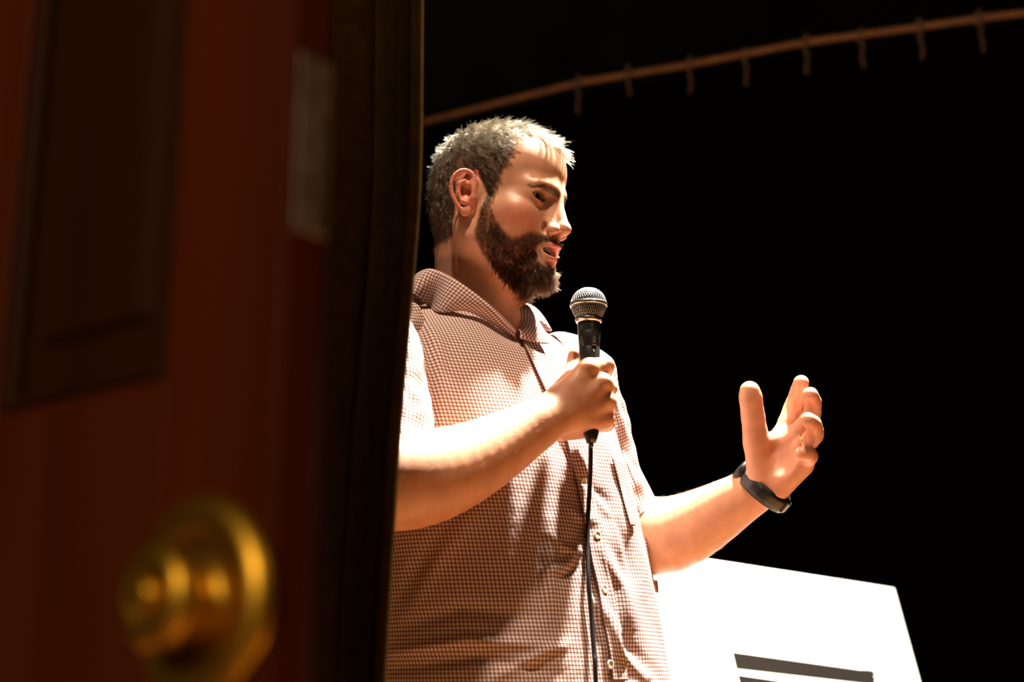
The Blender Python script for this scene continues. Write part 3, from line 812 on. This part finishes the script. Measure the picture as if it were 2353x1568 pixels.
def seg_dist(u, v, a, b):
    a = np.array(a, float); b = np.array(b, float); ab = b-a; h = np.clip(((u-a[0])*ab[0]+(v-a[1])*ab[1])/(ab@ab), 0, 1)
    return np.hypot(u-a[0]-h*ab[0], v-a[1]-h*ab[1]), h
CREASE = [ # photographed folds: polyline in pixels, half-width px, height mm (+ ridge, - valley)
 ([(945, 700), (985, 800), (998, 900), (996, 990)], 12, -5), ([(960, 690), (1008, 790), (1016, 900)], 16, 3),
 ([(1375, 1260), (1430, 1350), (1450, 1440)], 12, 5), ([(1395, 1240), (1450, 1330)], 12, -3),
 ([(1366, 1380), (1400, 1430), (1425, 1500), (1480, 1560)], 12, 7), ([(1400, 1400), (1440, 1480), (1500, 1550)], 14, -4),
 ([(1345, 1240), (1300, 1300), (1250, 1315)], 12, 4), ([(1335, 1270), (1290, 1260), (1262, 1230)], 9, 3), ([(1330, 1300), (1290, 1330)], 9, -3),
 ([(1300, 1160), (1330, 1190), (1370, 1200)], 10, 3.5), ([(1290, 1090), (1340, 1110), (1400, 1150)], 10, -3), ([(1310, 1060), (1350, 1080)], 9, 3),
 ([(1392, 1010), (1420, 1120), (1445, 1220)], 10, 4), ([(1260, 1200), (1265, 1330), (1268, 1420)], 16, 4), ([(1235, 1210), (1240, 1400)], 16, -3),
 ([(930, 1440), (1060, 1400), (1240, 1420)], 20, -4), ([(900, 1500), (1080, 1470), (1290, 1490)], 14, 4.5), ([(900, 1540), (1100, 1510), (1280, 1550)], 14, -3.5),
 ([(1120, 1568), (1230, 1510), (1300, 1480)], 13, 4), ([(1000, 1240), (950, 1320), (925, 1380)], 20, -5), ([(1080, 1190), (1000, 1290), (950, 1390)], 20, 3),
 ([(1040, 780), (1150, 860), (1220, 960)], 40, 2), ([(1200, 800), (1240, 900)], 16, 1.5), ([(1350, 1120), (1410, 1190), (1430, 1260)], 10, 3), ([(1385, 1130), (1440, 1260), (1462, 1330)], 8, -3)]
def creases(P, amp=1.):
    u, v = to_px(P); out = np.zeros(P.shape[:-1])
    for pl, w, h in CREASE:
        dmin = np.full(out.shape, 1e9); tt = np.zeros(out.shape); m = len(pl)-1
        for i in range(m):
            dd, hh = seg_dist(u, v, pl[i], pl[i+1]); b = dd < dmin; dmin = np.where(b, dd, dmin); tt = np.where(b, (i+hh)/m, tt)
        out += h*.001*np.exp(-(dmin/w)**2)*np.sin(np.pi*np.clip(tt*.8+.1, 0, 1))
    return out*amp
def grid_mesh(name, P, parent, matl, U, Vv, closed_u=False, solid=.0009):
    nv, nu = P.shape[:2]; F = []; UV = []
    m = nu if closed_u else nu-1
    for j in range(nv-1):
        for i in range(m):
            i2 = (i+1) % nu
            F.append((j*nu+i, j*nu+i2, (j+1)*nu+i2, (j+1)*nu+i))
    Fa = np.array(F)
    me = bpy.data.meshes.new(name); me.from_pydata(P.reshape(-1, 3).tolist(), [], F); me.shade_smooth()
    uvl = me.uv_layers.new(name='UVMap'); uv = np.stack([U.reshape(-1), Vv.reshape(-1)], 1)[Fa.ravel()]
    uvl.data.foreach_set('uv', uv.astype(np.float32).ravel())
    o = bpy.data.objects.new(name, me); S.collection.objects.link(o); me.materials.append(matl)
    if solid:
        so = o.modifiers.new('cloth', 'SOLIDIFY'); so.thickness = solid; so.offset = -1
    o.parent = parent; o.matrix_parent_inverse = inv_chain(parent)
    return o
def normals_grid(P):
    du = np.gradient(P, axis=1); dv = np.gradient(P, axis=0); n = np.cross(du, dv); n /= np.linalg.norm(n, axis=-1)[..., None]+1e-12
    return n
nth, nz_ = 620, 460
th = np.linspace(-math.pi, math.pi, nth); zz = np.linspace(.80, 1.512, nz_)
TH, ZZ = np.meshgrid(th, zz); P = torso_pt(TH, ZZ); N = normals_grid(P)
flat = P.reshape(-1, 3)
nb = np.array([mnoise.noise(Vector((q[0]*7, q[1]*7, q[2]*3.2))) for q in flat[::1]]).reshape(P.shape[:2])
nf = np.array([mnoise.noise(Vector((q[0]*30+5, q[1]*30, q[2]*17))) for q in flat]).reshape(P.shape[:2])
front = np.exp(-((TH-.25)/.55)**2)*sm(1.40-ZZ, 0, .08)
disp = nb*.006*sm(1.50-ZZ, 0, .1)+nf*.0024*(.25+1.6*front)+creases(P)
disp *= sm(1.512-ZZ, 0, .03)
P = P+N*disp[..., None]
dl = np.linalg.norm(np.diff(P, axis=1), axis=2); U = np.concatenate([np.zeros((nz_, 1)), np.cumsum(dl, 1)], 1)
mid = nth//2; U = U-U[:, mid:mid+1]
torso0 = torso_pt(TH, ZZ); dl = np.linalg.norm(np.diff(torso0, axis=1), axis=2); U = np.concatenate([np.zeros((nz_, 1)), np.cumsum(dl, 1)], 1); U -= U[:, mid:mid+1]
dv_ = np.linalg.norm(np.diff(torso0, axis=0), axis=2); Vc = np.concatenate([np.zeros((1, nth)), np.cumsum(dv_, 0)], 0)
shirt = grid_mesh('shirt', P, person, M_shirt, U, Vc)
TV = P.reshape(-1, 3); TF = [tuple(q) for q in []]
idx = np.arange(nth*nz_).reshape(nz_, nth)
polys = np.stack([idx[:-1, :-1], idx[:-1, 1:], idx[1:, 1:], idx[1:, :-1]], -1).reshape(-1, 4)
bvh = BVHTree.FromPolygons(TV.tolist(), polys.tolist())
def on_shirt(u, v, off=.003):
    r = ray(u, v); h = bvh.ray_cast(Vector((0, 0, CZ)), Vector(r))
    if h[0] is None: return None, None
    n = np.array(h[1]); 
    if n@r > 0: n = -n
    return np.array(h[0])+n*off, n

def sleeve(name, axis, rads, wr, phase=0., flatten=1.):
    ax = np.array(axis); k = np.linspace(0, 1, len(ax)); m = 150; n = 140
    t = np.linspace(0, 1, m); C_ = np.stack([np.interp(t, k, ax[:, i]) for i in range(3)], 1)
    for _ in range(120): C_[1:-1] = (C_[:-2]+2*C_[1:-1]+C_[2:])/4
    R_ = np.interp(t, k, rads)
    T = np.gradient(C_, axis=0); T /= np.linalg.norm(T, axis=1)[:, None]
    x = np.cross(T[0], BU); x /= np.linalg.norm(x); G = np.zeros((m, n, 3)); UU = np.zeros((m, n)); VV = np.zeros((m, n)); s = np.r_[0, np.cumsum(np.linalg.norm(np.diff(C_, axis=0), axis=1))]
    an = np.linspace(0, 2*math.pi, n)
    for j in range(m):
        x = x-T[j]*(x@T[j]); x /= np.linalg.norm(x); y = np.cross(T[j], x)
        rr = R_[j]*np.ones(n)
        G[j] = C_[j]+rr[:, None]*(np.cos(an)[:, None]*x+np.sin(an)[:, None]*y)
        UU[j] = an*R_.mean(); VV[j] = s[j]
    Nn = G-C_[:, None]; Nn /= np.linalg.norm(Nn, axis=2)[..., None]
    fl_ = G.reshape(-1, 3)
    nn = np.array([mnoise.noise(Vector((q[0]*14+phase, q[1]*14, q[2]*22))) for q in fl_]).reshape(m, n)
    n3 = np.array([mnoise.noise(Vector((q[0]*35+phase, q[1]*35, q[2]*50))) for q in fl_]).reshape(m, n)
    G = G+Nn*(nn*wr+n3*wr*.35+.0035*np.sin(an[None]*7+4*nn+phase)*np.linspace(.2, 1, m)[:, None]*(1-.5*np.linspace(0, 1, m)[:, None]**4))[..., None]
    # turned hem
    e = 4; G[-e:] += Nn[-e:]*.0012
    o = grid_mesh('sleeve', G, shirt, M_shirt, UU, VV, solid=.0012)
    return o
a = SHR+BL*.035
sleeve('sleeve', [a+np.array([0, 0, .0]), SHR+np.array([-.004, -.012, -.01]), SHR+np.array([.002, -.055, -.055]), SHR+(ELR-SHR)*.60+np.array([.004, .004, .0]), SHR+(ELR-SHR)*.86+np.array([.0, .012, .0])],
       [.052, .060, .064, .064, .063], .007, 3.)
sleeve('sleeve', [SHL-BL*.05, pw(1318, 865, 2.06), pw(1338, 980, 2.065), pw(1372, 1110, 2.068), pw(1420, 1225, 2.065), pw(1482, 1258, 2.055), pw(1494, 1256, 2.054)],
       [.055, .067, .066, .066, .068, .063, .0635], .007, 8.)

# collar: two leaves and the stand
NC = np.array([-.048, 1.895, 1.50])
def nb_(f, l, z): return NC+BF*f+BL*l+np.array([0, 0, z-1.50])
def collar(foldp, outp, name='collar', sag=.004):
    foldp = np.array(foldp); outp = np.array(outp); m = 70; n = 26
    k = np.linspace(0, 1, len(foldp)); t = np.linspace(0, 1, m)
    def cr(Pk):
        out = []
        for tt in t:
            x = tt*(len(Pk)-1); i = min(int(x), len(Pk)-2); f = x-i
            p0, p1, p2, p3 = Pk[max(i-1, 0)], Pk[i], Pk[i+1], Pk[min(i+2, len(Pk)-1)]
            out.append(.5*((2*p1)+(-p0+p2)*f+(2*p0-5*p1+4*p2-p3)*f*f+(-p0+3*p1-3*p2+p3)*f**3))
        return np.array(out)
    A, B_ = cr(foldp), cr(outp); G = np.zeros((n, m, 3)); s = np.linspace(0, 1, n)
    for j in range(n):
        G[j] = A+(B_-A)*s[j]
    nn = normals_grid(G); c = G.mean((0, 1)); 
    sgn = np.sign(((G-NC)*nn).sum(-1)).mean(); 
    for j in range(n): G[j] += np.sign(sgn)*nn[j]*sag*math.sin(math.pi*s[j]**.7)
    L = np.r_[0, np.cumsum(np.linalg.norm(np.diff((A+B_)/2, axis=0), axis=1))]
    UU = np.tile(L, (n, 1)); VV = np.tile(s[:, None], (1, m))*np.linalg.norm(B_-A, axis=1)[None]
    return grid_mesh(name, G, shirt, M_shirt, UU*1.2, VV*1.2, solid=.0016)
def os_(u, v, off=.006):
    p, n_ = on_shirt(u, v, 0)
    while p is None and v < 1560: v += 4; p, n_ = on_shirt(u, v, 0)
    return p-ray(u, v)*off
foldR = [nb_(-.070, .0, 1.570), pw(966, 634, 1.935), pw(985, 620, 1.895), pw(1020, 628, 1.872), pw(1062, 654, 1.862), pw(1125, 702, 1.866), pw(1186, 758, 1.878)]
outR = [nb_(-.098, .0, 1.520), pw(930, 690, 1.935), pw(948, 676, 1.880), os_(985, 704, .012), os_(1012, 719, .006), os_(1080, 716, .012), os_(1186, 778, .005)]
collar(foldR, outR)
foldL = [nb_(-.070, .0, 1.570), nb_(-.035, .062, 1.560), nb_(.022, .070, 1.535), pw(1194, 703, 1.925), pw(1197, 730, 1.905), pw(1189, 760, 1.885)]
outL = [nb_(-.098, .0, 1.520), nb_(-.04, .098, 1.525), nb_(.03, .112, 1.500), pw(1240, 738, 1.945), pw(1262, 788, 1.900), pw(1196, 778, 1.872)]
collar(foldL, outL, sag=.006)
# collar stand
st = []
for zi in (0, 1):
    st.append([nb_(.064*math.cos(a)-.002, .067*math.sin(a), (1.500-.030*math.cos(a))+zi*(.030-.018*math.cos(a))) for a in np.linspace(.12, 2*math.pi-.12, 60)])
G = np.array([[np.array(st[0][i])*(1-s)+np.array(st[1][i])*s for i in range(60)] for s in np.linspace(0, 1, 6)])
grid_mesh('collar_stand', G, shirt, M_shirt, np.tile(np.linspace(0, .4, 60), (6, 1)), np.tile(np.linspace(0, .04, 6)[:, None], (1, 60)), solid=.001)
# white undershirt neckline
G = np.array([[nb_((.060-.004*s)*math.cos(a), (.060-.003*s)*math.sin(a), 1.490-.034*math.cos(a)+.016*s) for a in np.linspace(0, 2*math.pi, 60)] for s in np.linspace(-1, 1, 5)])
us = grid_mesh('undershirt', G, person, M_tee, np.tile(np.linspace(0, .4, 60), (5, 1)), np.tile(np.linspace(0, .02, 5)[:, None], (1, 60)), solid=.0015)
# button placket: a strip lying on the shirt front
pl = [(1188, 768), (1218, 835), (1250, 905), (1278, 965), (1300, 1025), (1320, 1110), (1343, 1230), (1356, 1300), (1372, 1370), (1385, 1440), (1396, 1510), (1402, 1566)]
vs = np.linspace(768, 1566, 160); us_ = np.interp(vs, [p[1] for p in pl], [p[0] for p in pl])
rows = []
for u_, v_ in zip(us_, vs):
    wpx = 36; row = []
    for s in np.linspace(0, 1, 8):
        p_, n_ = on_shirt(u_+wpx*s, v_, .0022+(.0015 if s < .02 else 0)); row.append(p_)
    rows.append(row)
rows = [r_ for r_ in rows if all(x is not None for x in r_)]
G = np.array(rows); G[1:-1] = (G[:-2]+2*G[1:-1]+G[2:])/4
s = np.r_[0, np.cumsum(np.linalg.norm(np.diff(G[:, 0], axis=0), axis=1))]
grid_mesh('placket', G, shirt, M_shirt, np.tile(np.linspace(0, .026, 8), (len(G), 1)), np.tile(s[:, None], (1, 8)), solid=.0018)
for (u_, v_) in [(1335, 1108), (1368, 1232), (1383, 1356), (1397, 1528)]:
    p_, n_ = on_shirt(u_, v_, .0035)
    mesh_obj('button', *lathe([(0, -.0006), (.0052, -.0006), (.0056, .0006), (.0054, .0016), (.0042, .0018), (.0036, .0011), (0, .0010)], p_, n_, 28), M_btn, shirt)
# chest pocket on the wearer's left
pk = []
for v_ in np.linspace(1052, 1210, 30):
    row = []
    for s in np.linspace(0, 1, 8):
        f = (v_-1052)/158; u0 = 1402+f*42; u1 = 1432+f*22
        p_, n_ = on_shirt(u0+(u1-u0)*s, v_+14*s*(1-f), .0025); row.append(p_)
    if all(x is not None for x in row): pk.append(row)
if len(pk) > 3:
    G = np.array(pk); grid_mesh('chest_pocket', G, shirt, M_shirt, np.tile(np.linspace(0, .03, 8), (len(G), 1)), np.tile(np.linspace(0, .1, len(G))[:, None], (1, 8)), solid=.001)

# ------------------------------------------------------------------ trousers and shoes (below the frame)
def trousers():
    B0 = np.array([.008, 1.90, 0]); V, F = [], []
    n = 36; prof = [(1.00, .170, .125), (.92, .180, .135), (.86, .178, .135)]
    vfs = []
    V = []; 
    for z, a_, b_ in prof:
        for k in range(n):
            an = 2*math.pi*k/n; V.append(B0+BF*b_*math.cos(an)+BL*a_*math.sin(an)+BU*z)
    for j in range(len(prof)-1):
        for k in range(n): F.append((j*n+k, (j+1)*n+k, (j+1)*n+(k+1) % n, j*n+(k+1) % n))
    vfs.append((V, F))
    for s in (-1, 1):
        pts = [B0+BL*s*.085+BU*.90, B0+BL*s*.090+BU*.78, B0+BL*s*.10+BU*.50+BF*.01, B0+BL*s*.105+BU*.28-BF*.005, B0+BL*s*.11+BU*.06-BF*.015]
        P2 = []
        R2 = []
        for t_ in np.linspace(0, 4, 30):
            i = min(int(t_), 3); f = t_-i; P2.append(pts[i]*(1-f)+pts[i+1]*f); R2.append(np.interp(t_, [0, 1, 2, 3, 4], [.092, .090, .070, .062, .060]))
        vfs.append(tube(P2, R2, 28))
    tr = mesh_obj('trousers', *join(*vfs), M_trous, person)
    for s in (-1, 1):
        a = B0+BL*s*.11-BF*.06+BU*.0; V, F = [], []
        L = [(-.03, .030, .05), (.0, .040, .085), (.06, .040, .090), (.11, .042, .075), (.16, .048, .055), (.21, .045, .045), (.25, .030, .032), (.262, .012, .02)]
        for x, w, h in L:
            for k in range(16):
                an = 2*math.pi*k/16; V.append(a+BF*x+BL*w*math.cos(an)+BU*(h/2+h/2*math.sin(an)*(1 if math.sin(an) > 0 else .98)))
        for j in range(len(L)-1):
            for k in range(16): F.append((j*16+k, j*16+(k+1) % 16, (j+1)*16+(k+1) % 16, (j+1)*16+k))
        F.append(tuple(range(16))[::-1]); F.append(tuple(range(len(V)-16, len(V))))
        mesh_obj('shoe', V, F, M_shoe, person)
trousers()

# ------------------------------------------------------------------ microphone and cable
def microphone():
    B0 = pw(1352.5, 701, 1.805); ax = np.array([-.004, .012, 1.]); ax /= np.linalg.norm(ax)
    base = B0-ax*.125
    root = empty('microphone', tuple(base)); tag(root, 'black handheld microphone with round steel mesh head in his right hand', 'microphone')
    R = .0226
    # grille: two sets of crossing wires over a squat ball
    def ball(phi, lam):      # phi from top
        h = R*math.cos(phi); r_ = R*math.sin(phi)
        if h < 0: r_ = R*(1-.42*(min(1, -h/.0195))**1.5); h = h*1.0
        return r_, h
    x = np.cross(ax, [0, 1, 0]); x /= np.linalg.norm(x); y = np.cross(ax, x)
    prof = [(R*math.sin(p_), R*.98*math.cos(p_)) for p_ in np.linspace(0.001, math.pi/2, 14)]+[(R*(1-.40*(s_)**1.6), -.0205*s_) for s_ in np.linspace(.08, 1, 10)]
    pr = np.array(prof); L = np.r_[0, np.cumsum(np.hypot(*np.diff(pr, axis=0).T))]; L /= L[-1]
    vfs = []; nw = 42
    for sgn in (-1, 1):
        for i in range(nw):
            pts = []
            for j in range(34):
                t_ = .05+.95*j/33; r_ = np.interp(t_, L, pr[:, 0]); h = np.interp(t_, L, pr[:, 1])
                lam = 2*math.pi*i/nw+sgn*1.15*t_
                w = .00035*math.sin(j*math.pi+sgn*math.pi/2)
                pts.append(B0+ax*h+(r_+w)*(math.cos(lam)*x+math.sin(lam)*y))
            vfs.append(tube(pts, .00040, 5, False))
    mesh_obj('grille', *join(*vfs), M_chrome, root)
    mesh_obj('windscreen_foam', *lathe([(max(a_-.0012, 0), b_*.95) for a_, b_ in prof], B0, ax, 32), M_foam, root)
    mesh_obj('grille_band', *lathe([(R-.0005, .0024), (R+.0010, .0022), (R+.0014, .0010), (R+.0014, -.0010), (R+.0010, -.0022), (R-.0005, -.0024)], B0-ax*.0005, ax, 64), M_chrome, root)
    mesh_obj('grille_collar', *lathe([(.0150, -.0175), (.0170, -.0180), (.0172, -.0205), (.0160, -.0235), (.0140, -.0240)], B0, ax, 48), M_chrome, root)
    h = mesh_obj('handle', *lathe([(.0, -.020), (.0140, -.0205), (.0146, -.0235), (.0144, -.034), (.0141, -.0365), (.0143, -.0368), (.0138, -.046), (.0132, -.056), (.0131, -.0562), (.0134, -.0566),
                             (.0126, -.075), (.0116, -.105), (.0108, -.140), (.0104, -.150), (.0096, -.152), (0, -.152)], B0, ax, 48), M_micb, root)
    # slide switch on the front of the handle
    tocam = np.array([.38, -.92, 0.]); tocam -= ax*(tocam@ax); tocam /= np.linalg.norm(tocam); sd = np.cross(ax, tocam)
    c = B0-ax*.048+tocam*.0137
    mesh_obj('switch_plate', *box(c, .0034, .0008, .0082, sd, tocam, ax, .0005), mat('switch_plate', (.03, .03, .03), .25), h, False)
    mesh_obj('switch', *box(c+tocam*.0012-ax*.001, .0016, .0012, .0036, sd, tocam, ax, .0005), mat('switch_grey', (.08, .08, .08), .3), h, False)
    c2 = B0-ax*.0625+tocam*.0126
    mesh_obj('screw', *lathe([(0, 0), (.0014, 0), (.0014, .0009), (.0008, .0012), (0, .0012)], c2, tocam, 16), M_chrome, h)
    mesh_obj('connector', *lathe([(0, -.150), (.0098, -.150), (.0098, -.166), (.0080, -.172), (.0055, -.178), (.0, -.178)], B0, ax, 32), M_micb, root)
    # cable
    e = B0-ax*.170
    px = [(1357, 1000), (1357, 1060), (1355, 1120), (1351, 1190), (1350, 1250), (1352, 1330), (1359, 1420), (1365, 1500), (1369, 1568)]
    dd = np.linspace(0, 1, len(px))
    pts = [e+ax*.004, e-ax*.012]
    for (u_, v_) in px:
        q, n_ = on_shirt(u_, v_, .012); lim = 1.80
        dq = (q[1]*cp+(q[2]-CZ)*sp) if q is not None else lim
        pts.append(pw(u_, v_, min(dq, 1.79)))
    lx = pts[-1]
    pts += [lx+np.array([.003, -.005, -.2]), lx+np.array([.01, -.02, -.5]), np.array([lx[0]+.02, lx[1]-.05, .05]), np.array([lx[0]+.12, lx[1]-.12, .006]), np.array([lx[0]+.5, lx[1]-.2, .006]), np.array([lx[0]+1.1, lx[1]+.1, .006])]
    pts = np.array(pts); t_ = np.linspace(0, len(pts)-1, 160); sm_ = []
    for x_ in t_:
        i = min(int(x_), len(pts)-2); f = x_-i; p0, p1, p2, p3 = pts[max(i-1, 0)], pts[i], pts[i+1], pts[min(i+2, len(pts)-1)]
        sm_.append(.5*((2*p1)+(-p0+p2)*f+(2*p0-5*p1+4*p2-p3)*f*f+(-p0+3*p1-3*p2+p3)*f**3))
    sm_ = np.array(sm_); 
    for _ in range(3): sm_[1:-1] = (sm_[:-2]+2*sm_[1:-1]+sm_[2:])/4
    c = mesh_obj('microphone_cable', *tube(sm_, .0029, 14), M_cable)
    tag(c, 'black microphone cable hanging down the front of his shirt', 'cable')
microphone()

# ------------------------------------------------------------------ wristwatch and ring
def watch():
    c = pw(1757, 1124, 1.968); ax = pw(1790, 1070, 1.962)-pw(1735, 1135, 1.975); ax /= np.linalg.norm(ax)
    side = pw(1808, 1160, 1.955)-pw(1712, 1085, 1.98); side -= ax*(side@ax); side /= np.linalg.norm(side); out = np.cross(ax, side)
    root = empty('wristwatch', tuple(c)); tag(root, 'black sports watch on his raised left wrist', 'watch')
    V, F = [], []; n = 64; prof = [(-.0118, -.002), (-.0113, .0022), (-.004, .0032), (.004, .0032), (.0113, .0022), (.0118, -.002)]
    a_, b_ = .0345, .0335
    for h, t_ in prof:
        for k in range(n):
            an = 2*math.pi*k/n; rip = .0004*(k % 4 < 2)
            V.append(c+ax*h+side*(a_+t_+rip)*math.cos(an)+out*(b_+t_+rip)*math.sin(an))
    for j in range(len(prof)-1):
        for k in range(n): F.append((j*n+k, j*n+(k+1) % n, (j+1)*n+(k+1) % n, (j+1)*n+k))
    mesh_obj('strap', V, F, M_watch, root)
    # case sits on the far left top of the wrist
    cc = c-side*.036-ax*.001; 
    cs = mesh_obj('watch_case', *lathe([(0, -.003), (.017, -.003), (.0185, -.001), (.0185, .006), (.0165, .0085), (.0150, .0080), (0, .0080)], cc, -side, 24), M_watch, root)
    mesh_obj('buckle', *box(c+side*.0382, .0022, .010, .0085, side, out, ax, .001), mat('buckle_steel', (.25, .25, .24), .3, 1.), root, False)
    # ring at the base of the ring finger
    f = FING_L[2]; p0, p1 = pw(*f[0][:3]), pw(*f[1][:3]); m_ = p0+(p1-p0)*.50; ax2 = (p1-p0)/np.linalg.norm(p1-p0); r_ = .0126
    rg = mesh_obj('finger_ring', *lathe([(r_, -.0022), (r_+.0013, -.0018), (r_+.0017, 0), (r_+.0013, .0018), (r_, .0022), (r_, -.0022)], m_, ax2, 48), M_gold)
    tag(rg, 'plain gold ring on the raised left hand', 'ring')
watch()

# ------------------------------------------------------------------ presentation board on an easel
def board():
    TR = pw(2055, 1352, 3.25); z0 = TR[2]
    def on_z0(u, v):
        r_ = ray(u, v); return np.array([0, 0, CZ])+r_*((z0-CZ)/r_[2])
    TLp = on_z0(1630, 1285); t = TR-TLp; t[2] = 0; t /= np.linalg.norm(t)
    n0 = np.array([t[1], -t[0], 0])
    # the lean that sends the right edge through (2115,1568)
    best = None
    for deg in np.linspace(0, 35, 351):
        b = math.radians(deg); dn = n0*math.sin(b)-BU*math.cos(b)
        P_ = TR+dn*.18; u_, v_ = to_px(P_); P2 = TR+dn*.05; u2, v2 = to_px(P2)
        ue = u2+(u_-u2)*(1568-v2)/(v_-v2)
        if best is None or abs(ue-2115) < best[0]: best = (abs(ue-2115), deg)
    b = math.radians(best[1]); dn = n0*math.sin(b)-BU*math.cos(b); n = np.cross(dn, t); n *= np.sign(n@n0)
    Wd, Hh, T_ = 1.22, .62, .005
    C_ = TR-t*Wd/2+dn*Hh/2-n*T_/2
    root = empty('display_board', tuple(C_+dn*Hh/2)); tag(root, 'white presentation board with black striped print standing behind the man', 'board')
    mesh_obj('panel', *box(C_, Wd/2, Hh/2, T_/2, t, dn, n, .0006), M_board, root, False)
    def hit(u, v):
        r_ = ray(u, v); C0 = np.array([0, 0, CZ]); k = np.dot(TR-C0, n)/np.dot(r_, n); return C0+r_*k+n*.0006
    def poly(name, px, m_):
        P_ = [hit(*q) for q in px]; k = len(P_); V = P_+[p-n*.0005 for p in P_]
        F = [tuple(range(k)), tuple(range(2*k-1, k-1, -1))]+[(i, i+k, (i+1) % k+k, (i+1) % k) for i in range(k)]
        return mesh_obj(name, V, F, m_, root, False)
    poly('printed_stripe', [(1683.5, 1500), (1976, 1540), (1992, 1540), (2006, 1542), (2010, 1550), (2007, 1556), (2012, 1562), (2008, 1568), (2013, 1574), (1692, 1536)], M_ink)
    poly('printed_stripe', [(1695.5, 1552.5), (2013, 1598), (2016, 1606), (2012, 1612), (2016, 1620), (1704, 1584)], M_ink)
    # blown-out lettering left of the stripes: short letter strokes
    o_ = lambda x_, y_: (1500+x_/3.62, 1450+y_/3.62)
    for st_ in [((175, 160), (186, 178)), ((172, 212), (190, 218)), ((240, 172), (290, 180)), ((250, 215), (292, 220)), ((325, 180), (346, 218)), ((400, 188), (386, 250)), ((378, 256), (390, 266)),
               ((438, 198), (456, 202)), ((446, 238), (466, 244)), ((512, 206), (530, 212)), ((118, 328), (140, 332)), ((128, 372), (150, 376)), ((198, 338), (222, 342)), ((208, 384), (230, 390)),
               ((402, 366), (418, 372)), ((484, 378), (500, 382)), ((562, 388), (582, 392)), ((150, 418), (170, 424)), ((498, 416), (506, 432))]:
        a_, b2 = np.array(o_(*st_[0])), np.array(o_(*st_[1])); d_ = b2-a_; nn_ = np.array([-d_[1], d_[0]]); nn_ = nn_/np.linalg.norm(nn_)*.9
        poly('printed_letter_stroke', [a_-nn_, b2-nn_, b2+nn_, a_+nn_], M_pale)
    # easel
    es = empty('easel', tuple((C_+dn*Hh/2)*[1, 1, 0]+np.array([0, 0, 0]))); tag(es, 'dark wooden easel holding up the white board', 'easel')
    foot = C_+dn*Hh/2; topz = TR[2]-.03
    back = -n*.022
    apex = TR-t*Wd/2+dn*.04+back*1.2
    for s in (-1, 1):
        d_ = dn*1.0; p0 = apex+t*s*.04; L_ = (p0[2]-.0)/math.cos(b)*1.0
        p1 = p0+dn*(p0[2]/math.cos(b))+t*s*.22
        p1[2] = .012; mesh_obj('easel_leg', *tube([p0, p1], .011, 8), M_easel, es)
    rear = apex+(-n0)*.55; rear[2] = .012; mesh_obj('easel_leg', *tube([apex+back, rear], .011, 8), M_easel, es)
    lc = C_+dn*(Hh/2+.011)+n*.004; mesh_obj('easel_ledge', *box(lc, .30, .010, .028, t, dn, n, .002), M_easel, es, False)
board()
